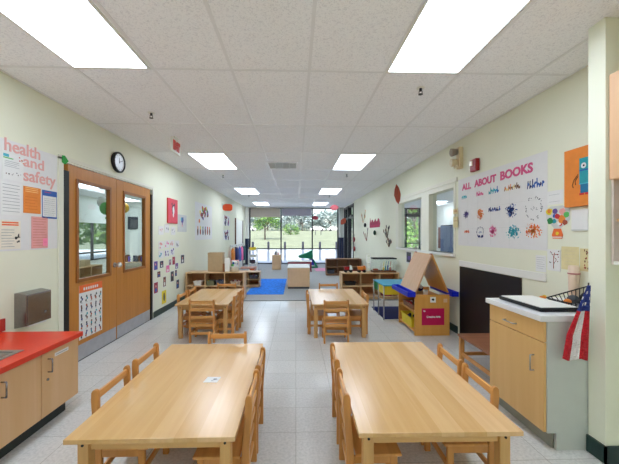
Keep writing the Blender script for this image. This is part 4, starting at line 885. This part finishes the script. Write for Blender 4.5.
bin_('basket', -1.27, 6.62, .304, .2, .2, .09, mat('clear_bin', (190, 170, 150), .3), 'pale tub of red and white toys in the right bay of the left cubby shelf', 'tub', BK_, fill=[LEAFR, PAPER, PINKL])
bin_('basket', -1.5, 6.62, .064, .24, .24, .12, TANB, 'tan basket on the bottom shelf of the left cubby shelf', 'basket', BK_)
bin_('basket', -1.10, 8.12, .23, .2, .18, .08, GREYD, 'dark tub on the short shelf by the blue rug', 'tub', fill=[PAPER, PURPLE, LEAFR])
bin_('basket', -1.38, 8.12, .082, .2, .2, .1, BROWN, 'brown basket low on the short shelf by the blue rug', 'basket', fill=[RED, BLUE, PAPER])
bin_('basket', 1.17, 6.62, .294, .22, .18, .07, BLACK, 'black tray of toys in the left bay of the truck shelf', 'tray', fill=[GREYD, BLACK])
bin_('basket', 1.95, 6.62, .064, .22, .2, .1, LEAFR, 'dark red basket low in the right bay of the truck shelf', 'basket')
for i, (x, m_) in enumerate(((1.18, GREYD), (1.5, BROWN), (1.95, LEAFB))):
    bin_('basket', x, 10.46, .064, .24, .2, .12, m_, ('grey', 'brown', 'rust')[i]+' basket on the bottom of the distant cubby shelf', 'basket')
# tan box etc on left shelf
t = thing('storage_box', 'tall plain tan box standing on the left cubby shelf', 'box', (-1.72, 6.72, .5845)); MB().box(-.155, .155, -.1, .1, 0, .40, mat('box_tan', (184, 158, 122), .65)).build('body', t, .004); MB().box(-.158, .158, -.103, .103, .36, .405, mat('box_tan', (184, 158, 122), .65)).build('lid', t, .003)
t = thing('book_stand', 'white folded card standing behind a small brown box on the left cubby shelf', 'card', (-1.48, 6.72, .5845)); q = MB(); q.prism([(-.07, 0), (-.06, 0), (.0, .26), (.06, 0), (.07, 0), (.0, .285)], -.06, .06, WHITE, 'yz'); q.build('folded_card', t)
tag(MB().box(-1.545, -1.515, 6.55, 6.62, .585, .76, wood('brownbox', (150, 100, 66), .8, 2)).build('wooden_block', bevel=.003), 'small upright brown block beside the tan box', 'block')
t = thing('craft_basket', 'white tub heaped with grey and coloured toys on the left cubby shelf', 'tub', (-1.32, 6.68, .5845)); MB().lathe([(.07, 0), (.09, .1), (.095, .11)], (0, 0, 0), WHITE, 18).build('tub', t)
q = MB(); rr = random.Random(9); [q.ball((rr.uniform(-.05, .05), rr.uniform(-.05, .05), .12+rr.uniform(0, .08)), .035, rr.choice([PAPER, TEXTG, BLUE, PAPER, GREENL]), (1, 1, 1), 8) for i in range(10)]; q.build('toys', t)['kind'] = 'stuff'
# trucks
def truck(x, y, m_, lb, mb_):
    t = thing('toy_truck', lb, 'toy truck', (x, y, .5645)); MB().box(-.085, .085, -.04, .04, .035, .06, mb_).build('chassis', t, .003)
    q = MB(); q.prism([(-.08, .06), (.02, .06), (.03, .13), (-.09, .13)], -.045, .045, m_, 'xz'); q.build('dump_bed', t, .003)
    q = MB(); q.prism([(.035, .06), (.085, .06), (.085, .1), (.07, .145), (.035, .145)], -.04, .04, WHITE if mb_ is BLACK else m_, 'xz'); q.build('cab', t, .003)
    for wx in (-.055, .055):
        for s in (-1, 1): MB().cyl((wx, s*.04, .03), (wx, s*.058, .03), .03, BLACK, 16).build('wheel', t)
truck(1.12, 6.58, DRED, 'red toy dump truck on the cubby shelf', BLACK); truck(1.41, 6.58, mat('truck_orange', (222, 130, 50), .4), 'orange toy dump truck on the cubby shelf', DRED)
# terrarium
t = thing('display_tank', 'clear tank with a black lid full of small toys on the cubby shelf', 'tank', (1.895, 6.64, .5645))
MB().box(-.25, .25, -.13, .13, 0, .035, BROWN).build('base', t, .003); MB().box(-.255, .255, -.135, .135, .285, .31, BLACK).build('lid', t, .003)
q = MB(); q.box(-.25, .25, -.13, -.127, .035, .285, CLEAR); q.box(-.25, .25, .127, .13, .035, .285, CLEAR); q.box(-.25, -.247, -.127, .127, .035, .285, CLEAR); q.box(.247, .25, -.127, .127, .035, .285, CLEAR); q.build('glass_walls', t)
q = MB(); q.lathe([(.05, 0), (.06, .01), (.06, .02), (.05, .03)], (-.17, 0, .04), LEAFB, 16); q.build('toy_wheel', t)
q = MB()
for i, (x, m_) in enumerate(((.0, YEL), (.05, TEAL), (.1, BLUE), (.15, RED), (-.06, PAPER), (.19, WHITE))): q.cyl((x, 0, .035), (x+.01, .02, .1+.02*(i % 3)), .014, m_, 8); q.cyl((x+.01, .02, .12), (x+.03, .03, .23), .005, m_, 6)
q.build('toy_figures', t)
t = thing('wire_stand', 'white wire display stand beside the clear tank', 'stand', (1.58, 6.66, .5645)); q = MB()
for x in (-.04, .04):
    for y in (-.03, .03): q.cyl((x, y, 0), (x, y, .38), .004, WHITE, 6)
for z in (.1, .2, .3, .37): q.box(-.045, .045, -.035, .035, z, z+.004, WHITE)
q.build('stand_frame', t)
# ------------------------------------------------------------------ far play area
q = MB(); q.box(-1.15, -.28, 7.08, 9.58, .004, .011, RUGB); tag(q.build('area_rug', bevel=.002), 'bright blue rug on the grey carpet', 'rug')
t = thing('play_counter', 'large tan backed play unit with a white top in the middle of the carpet', 'play unit', (.07, 7.8, .004)); MB().box(-.28, .28, 0, .95, .05, .525, TANB).build('body', t, .004); MB().box(-.285, .285, -.005, .955, .525, .54, WHITE).build('top', t, .003); MB().box(-.27, .27, .02, .93, 0, .05, GREYD).build('plinth', t)
t = thing('play_counter', 'small tan box unit standing before the far window', 'play unit', (-.76, 12.1, .004)); MB().box(-.17, .17, 0, .34, 0, .56, TANB).build('body', t, .004); MB().box(-.175, .175, -.005, .345, .56, .575, TANB).build('top', t, .003)
for i, (x, h_, m_) in enumerate(((-.06, .16, GREYD), (.0, .2, TEXTG), (.06, .12, LEAFB))):
    q = MB(); q.lathe([(.025, 0), (.03, h_*.5), (.015, h_*.8), (.018, h_)], (0, 0, 0), m_, 12); tag(q.build('bottle', loc=(-.76+x, 12.25, .58)), ('dark', 'pale grey', 'rust')[i]+' little bottle on the small tan unit by the window', 'bottle')
t = thing('low_table', 'low white topped table in front of the green slide', 'table', (.14, 11.6, .004)); MB().box(-.46, .46, -.25, .25, .37, .395, WHITE).build('tabletop', t, .004)
for sx in (-1, 1):
    for sy in (-1, 1): MB().box(sx*.42-.02, sx*.42+.02, sy*.21-.02, sy*.21+.02, 0, .37, LEAFR).build('leg', t)
q = MB(); q.box(-.4, .4, -.2, -.19, .3, .37, LEAFR); q.build('apron', t)
t = thing('toy_slide', 'green and blue plastic toddler slide by the far window', 'slide', (.55, 12.9, .004))
q = MB(); q.prism([(-.46, .5), (-.42, .42), (.1, .38), (.16, .40), (.14, .75), (-.1, .62)], -.2, .2, mat('slide_green', (20, 130, 92), .4), 'xz'); q.build('chute', t, .01)
q = MB(); q.prism([(.02, .36), (.16, .38), (.22, .12), (.1, .12), (.0, .25)], -.18, .18, mat('slide_blue', (50, 60, 170), .4), 'xz'); q.build('ladder_side', t, .01)
q = MB(); q.prism([(.12, .4), (.16, .4), (.36, .06), (.36, 0), (.05, 0), (.05, .05), (.26, .06)], -.2, .2, mat('slide_green', (20, 130, 92), .4), 'xz'); q.build('foot', t, .006)
tag(MB().box(.75, 1.5, 11.6, 12.6, .004, .012, mat('pink_mat', (226, 150, 180), .8)).build('floor_mat'), 'pink play mat on the carpet right of the slide', 'mat')
t = thing('play_cabinet', 'pale pink play kitchen cabinet by the coats', 'play unit', (-1.82, 9.0, .004)); MB().box(-.11, .11, 0, .3, 0, .6, mat('pale_wood_pink', (222, 190, 172), .6)).build('body', t, .004); MB().box(-.1, .1, -.012, 0, .05, .55, mat('pale_wood_pink', (222, 190, 172), .6)).build('door', t, .002); MB().box(-.12, .12, -.01, .31, .6, .615, PINKL).build('top', t)
t = thing('tray_table', 'low pinkish tray table behind the left cubby shelf', 'table', (-1.42, 9.3, .004)); MB().box(-.22, .22, -.15, .15, .36, .40, mat('tray_pink', (200, 150, 130), .6)).build('top', t)
for sx in (-1, 1):
    for sy in (-1, 1): MB().cyl((sx*.2, sy*.13, 0), (sx*.2, sy*.13, .36), .012, STEEL, 8).build('leg', t)
t = thing('shelf_rack', 'narrow white rack with yellow top bin near the far window', 'shelf', (-1.58, 11.4, .004))
for s in (-1, 1): MB().box(s*.15-.01, s*.15+.01, -.12, .12, 0, .85, WHITE).build('side_panel', t)
for z in (.06, .3, .55, .8): MB().box(-.14, .14, -.12, .12, z, z+.015, WHITE).build('shelf', t)
bin_('bin', -1.58, 11.4, .82, .24, .2, .09, YEL, 'yellow bin on top of the narrow white rack', fill=[YEL, ORANGE])
q = MB(); q.lathe([(.06, 0), (.09, .04), (.09, .12), (.07, .14)], (0, 0, 0), mat('pot_dark', (60, 44, 60), .4), 16); tag(q.build('pot', loc=(-1.58, 11.4, .32)), 'dark pot on the middle of the narrow white rack', 'pot')
bin_('bin', -1.58, 11.4, .57, .22, .18, .07, PAPER3, 'pale bin under the yellow one on the white rack')
bin_('bin', -1.58, 11.4, .08, .22, .18, .12, ORANGE2, 'orange bin low on the white rack', fill=[RED, ORANGE])
# ------------------------------------------------------------------ outdoors
GR = mat('grass', (128, 134, 110), .95, var=.16, scale=.6); CONC = mat('concrete', (222, 224, 228), .8, var=.04, scale=2)
struct('ground_pavement', MB().box(-60, 60, YF+.12, 30, -.15, -.02, CONC), label='pale concrete outside the far window')
def gz(y): return -.02+(y-30)*.046 if y < 84 else 2.46+(y-84)*.002
q = MB(); nx, ny = 24, 20
vs = [(-160+320*i/nx, 30+(54)*j/ny, gz(30+54*j/ny)+.08*math.sin(i*2.1+j*1.3)*(0 < j < ny)) for j in range(ny+1) for i in range(nx+1)]
q.add(vs, [(j*(nx+1)+i, j*(nx+1)+i+1, (j+1)*(nx+1)+i+1, (j+1)*(nx+1)+i) for j in range(ny) for i in range(nx)], GR, True)
vs = [(-200, 92, 2.47), (200, 92, 2.47), (200, 160, 6), (-200, 160, 6)]; q.add(vs, [(0, 1, 2, 3)], GR)
struct('ground_lawn', q, label='sunlit grass rising beyond the window')
struct('ground_road', MB().box(-200, 200, 84, 92, 2.3, 2.47, mat('road', (196, 194, 196), .9)))
struct('ground_side', MB().box(-60, -7.1, -10, YF+.12, -.15, -.02, GR).box(6.3, 60, -10, YF+.12, -.15, -.02, GR))
for i, x in enumerate((-2.36, -1.51, -.60, .39, 1.33, 2.25)):
    q = MB(); q.lathe([(.062, 0), (.062, .98), (.05, 1.01), (.02, 1.03)], (0, 0, 0), mat('bollard', (52, 54, 70), .5), 14)
    tag(q.build('bollard', loc=(x, 17.0, -.02)), 'dark bollard, %s of six from the left outside the far window' % ['first', 'second', 'third', 'fourth', 'fifth', 'last'][i], 'bollard', 'bollards outside the window')
LG = [mat('leaf_a', (96, 136, 62), .8, var=.1), mat('leaf_b', (120, 152, 78), .8, var=.1), mat('leaf_c', (76, 114, 66), .8, var=.1)]
LD = [mat('haze_leaf_d', (132, 148, 146), .9, var=.1), mat('haze_leaf_e', (148, 160, 156), .9, var=.1), mat('haze_leaf_f', (118, 136, 136), .9, var=.1)]  # distance haze is mixed into these pale leaf colours
def tree(x, y, z, h, wd, ms, lb, seed, n=900, ls=.18, group=None, cat='tree', name='tree', trunk=.35):
    rr = random.Random(seed); t = thing(name, lb, cat, (x, y, z), group=group)
    q = MB(); bark = mat('bark', (92, 84, 78), .9)
    q.cyl((0, 0, -.2), (0, 0, h*.5), h*.03, bark, 8, h*.018)
    for i in range(5):
        a = i*1.3; q.cyl((0, 0, h*(.3+.04*i)), (wd*.3*math.cos(a), wd*.3*math.sin(a), h*(.6+.04*i)), h*.014, bark, 6, h*.005)
    q.build('trunk', t)
    q = MB(); cl = [(rr.uniform(-.34, .34)*wd, rr.uniform(-.3, .3)*wd, h*(trunk+.12+rr.random()*(.8-trunk)), wd*rr.uniform(.16, .28)) for i in range(14)]
    for i in range(n):
        c = rr.choice(cl); a = rr.random()*2*PI; b = math.acos(rr.uniform(-1, 1)); r_ = c[3]*rr.random()**.4
        p = Vector((c[0]+r_*math.sin(b)*math.cos(a), c[1]+r_*math.sin(b)*math.sin(a), c[2]+r_*math.cos(b)*.8))
        u = Vector((rr.uniform(-1, 1), rr.uniform(-1, 1), rr.uniform(-1, 1))).normalized(); v = u.orthogonal().normalized(); s = ls*rr.uniform(.6, 1.3)
        q.add([p-u*s, p-v*s*.5, p+u*s, p+v*s*.5], [(0, 1, 2, 3)], ms[i % len(ms)])
    q.build('foliage', t)
tree(-4.5, 45, .66, 4.7, 4.6, LG, 'young green tree standing alone on the lawn behind the left window panel', 1, 1700, .16, trunk=.3)
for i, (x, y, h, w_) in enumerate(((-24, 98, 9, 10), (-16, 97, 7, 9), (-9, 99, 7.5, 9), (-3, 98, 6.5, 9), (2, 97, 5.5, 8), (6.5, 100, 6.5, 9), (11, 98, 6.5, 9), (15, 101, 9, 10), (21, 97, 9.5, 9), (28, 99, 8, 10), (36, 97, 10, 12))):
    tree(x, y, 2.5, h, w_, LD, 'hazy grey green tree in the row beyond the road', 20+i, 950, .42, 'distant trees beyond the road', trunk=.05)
tree(-1.0, 60, 1.36, 2.0, 3.2, LG, 'round bright green bush on the lawn behind the middle window panel', 40, 500, .16, cat='bush', name='bush', trunk=0)
for i, (x, y, h) in enumerate(((-11, 14.5, 5), (-13, 18, 6), (-15.5, 16.5, 6.5), (-12.5, 21, 6))):
    tree(x, y, -.02, h, 4.6, LG, 'leafy green tree outside the window seen through the oak doors', 60+i, 1100, .22, 'trees outside the left room', trunk=.05)
for i, (x, y, h) in enumerate(((6.6, 21, 5.5), (8.6, 22, 6), (10.5, 25, 6.5), (7.4, 27, 6.5))):
    tree(x, y, -.02, h, 4.2, LG, 'leafy green tree outside seen through the interior window', 80+i, 1100, .2, 'trees outside the right room', trunk=.05)
def car(x, y, z, lb, m_):
    t = thing('car', lb, 'car', (x, y, z)); q = MB(); q.prism([(-2.1, .3), (2.1, .3), (2.15, .8), (1.3, .95), (.8, 1.45), (-1.0, 1.45), (-1.6, .95), (-2.15, .85)], -.85, .85, m_, 'xz'); q.build('body', t, .06)
    q = MB(); q.prism([(.74, 1.36), (1.14, .98), (-1.45, .98), (-.95, 1.36)], -.86, .86, GREYD, 'xz'); q.build('windows', t)
    for wx in (-1.35, 1.35):
        for s in (-1, 1): MB().cyl((wx, s*.7, .33), (wx, s*.88, .33), .33, BLACK, 16).build('wheel', t)
car(6.2, 88, 2.47, 'white parked car beyond the lawn, left of the thin posts', WHITE); car(11.2, 88, 2.47, 'white parked car beyond the lawn, farthest right', WHITE); car(-13.5, 88, 2.47, 'pale car on the road behind the lone tree', WHITE)
for x in (2.9, 4.0):
    q = MB(); q.cyl((0, 0, 0), (0, 0, 1.0), .06, GREYD, 8); q.box(-.1, .1, -.03, .03, .95, 1.1, GREYD); tag(q.build('field_post', loc=(x+.9, 60, gz(60)-.05)), 'short dark post on the lawn, %s of the pair' % ('left' if x < 3 else 'right'), 'post')
# ------------------------------------------------------------------ light, camera
sun = bpy.data.lights.new('sun', 'SUN'); sun.energy = 2.6; sun.angle = .05; sun.color = (1, .97, .9)
so = bpy.data.objects.new('sun', sun); COL.objects.link(so); so.rotation_euler = Vector((.35, .75, -1.0)).to_track_quat('-Z', 'Y').to_euler()
wd_ = bpy.data.worlds.new('sky'); bpy.context.scene.world = wd_; wd_.use_nodes = True; nt = wd_.node_tree; nt.nodes.clear()
sky = nt.nodes.new('ShaderNodeTexSky'); sky.sky_type = 'NISHITA'; sky.sun_disc = False; sky.sun_elevation = math.radians(50); sky.sun_rotation = math.radians(200); sky.dust_density = 3; sky.air_density = 1
hs = nt.nodes.new('ShaderNodeHueSaturation'); hs.inputs['Saturation'].default_value = .8
bg = nt.nodes.new('ShaderNodeBackground'); bg.inputs[1].default_value = .24; ow = nt.nodes.new('ShaderNodeOutputWorld')
nt.links.new(sky.outputs[0], hs.inputs['Color']); nt.links.new(hs.outputs[0], bg.inputs[0]); nt.links.new(bg.outputs[0], ow.inputs[0])
cam = bpy.data.cameras.new('camera'); co = bpy.data.objects.new('camera', cam); COL.objects.link(co)
co.location = (0, 0, 1.365); co.rotation_euler = (PI/2, 0, -.0286)
cam.sensor_width = 36; cam.lens = 308.2/619*36; cam.shift_x = (309.5-304.667)/619; cam.shift_y = (235.07-232)/619; cam.clip_end = 600; cam.clip_start = .05
sc = bpy.context.scene; sc.camera = co
sc.view_settings.view_transform = 'Standard'; sc.view_settings.look = 'None'; sc.view_settings.gamma = 1; sc.view_settings.exposure = 1.12
sc.cycles.max_bounces = 16; sc.cycles.diffuse_bounces = 12; sc.cycles.transparent_max_bounces = 16
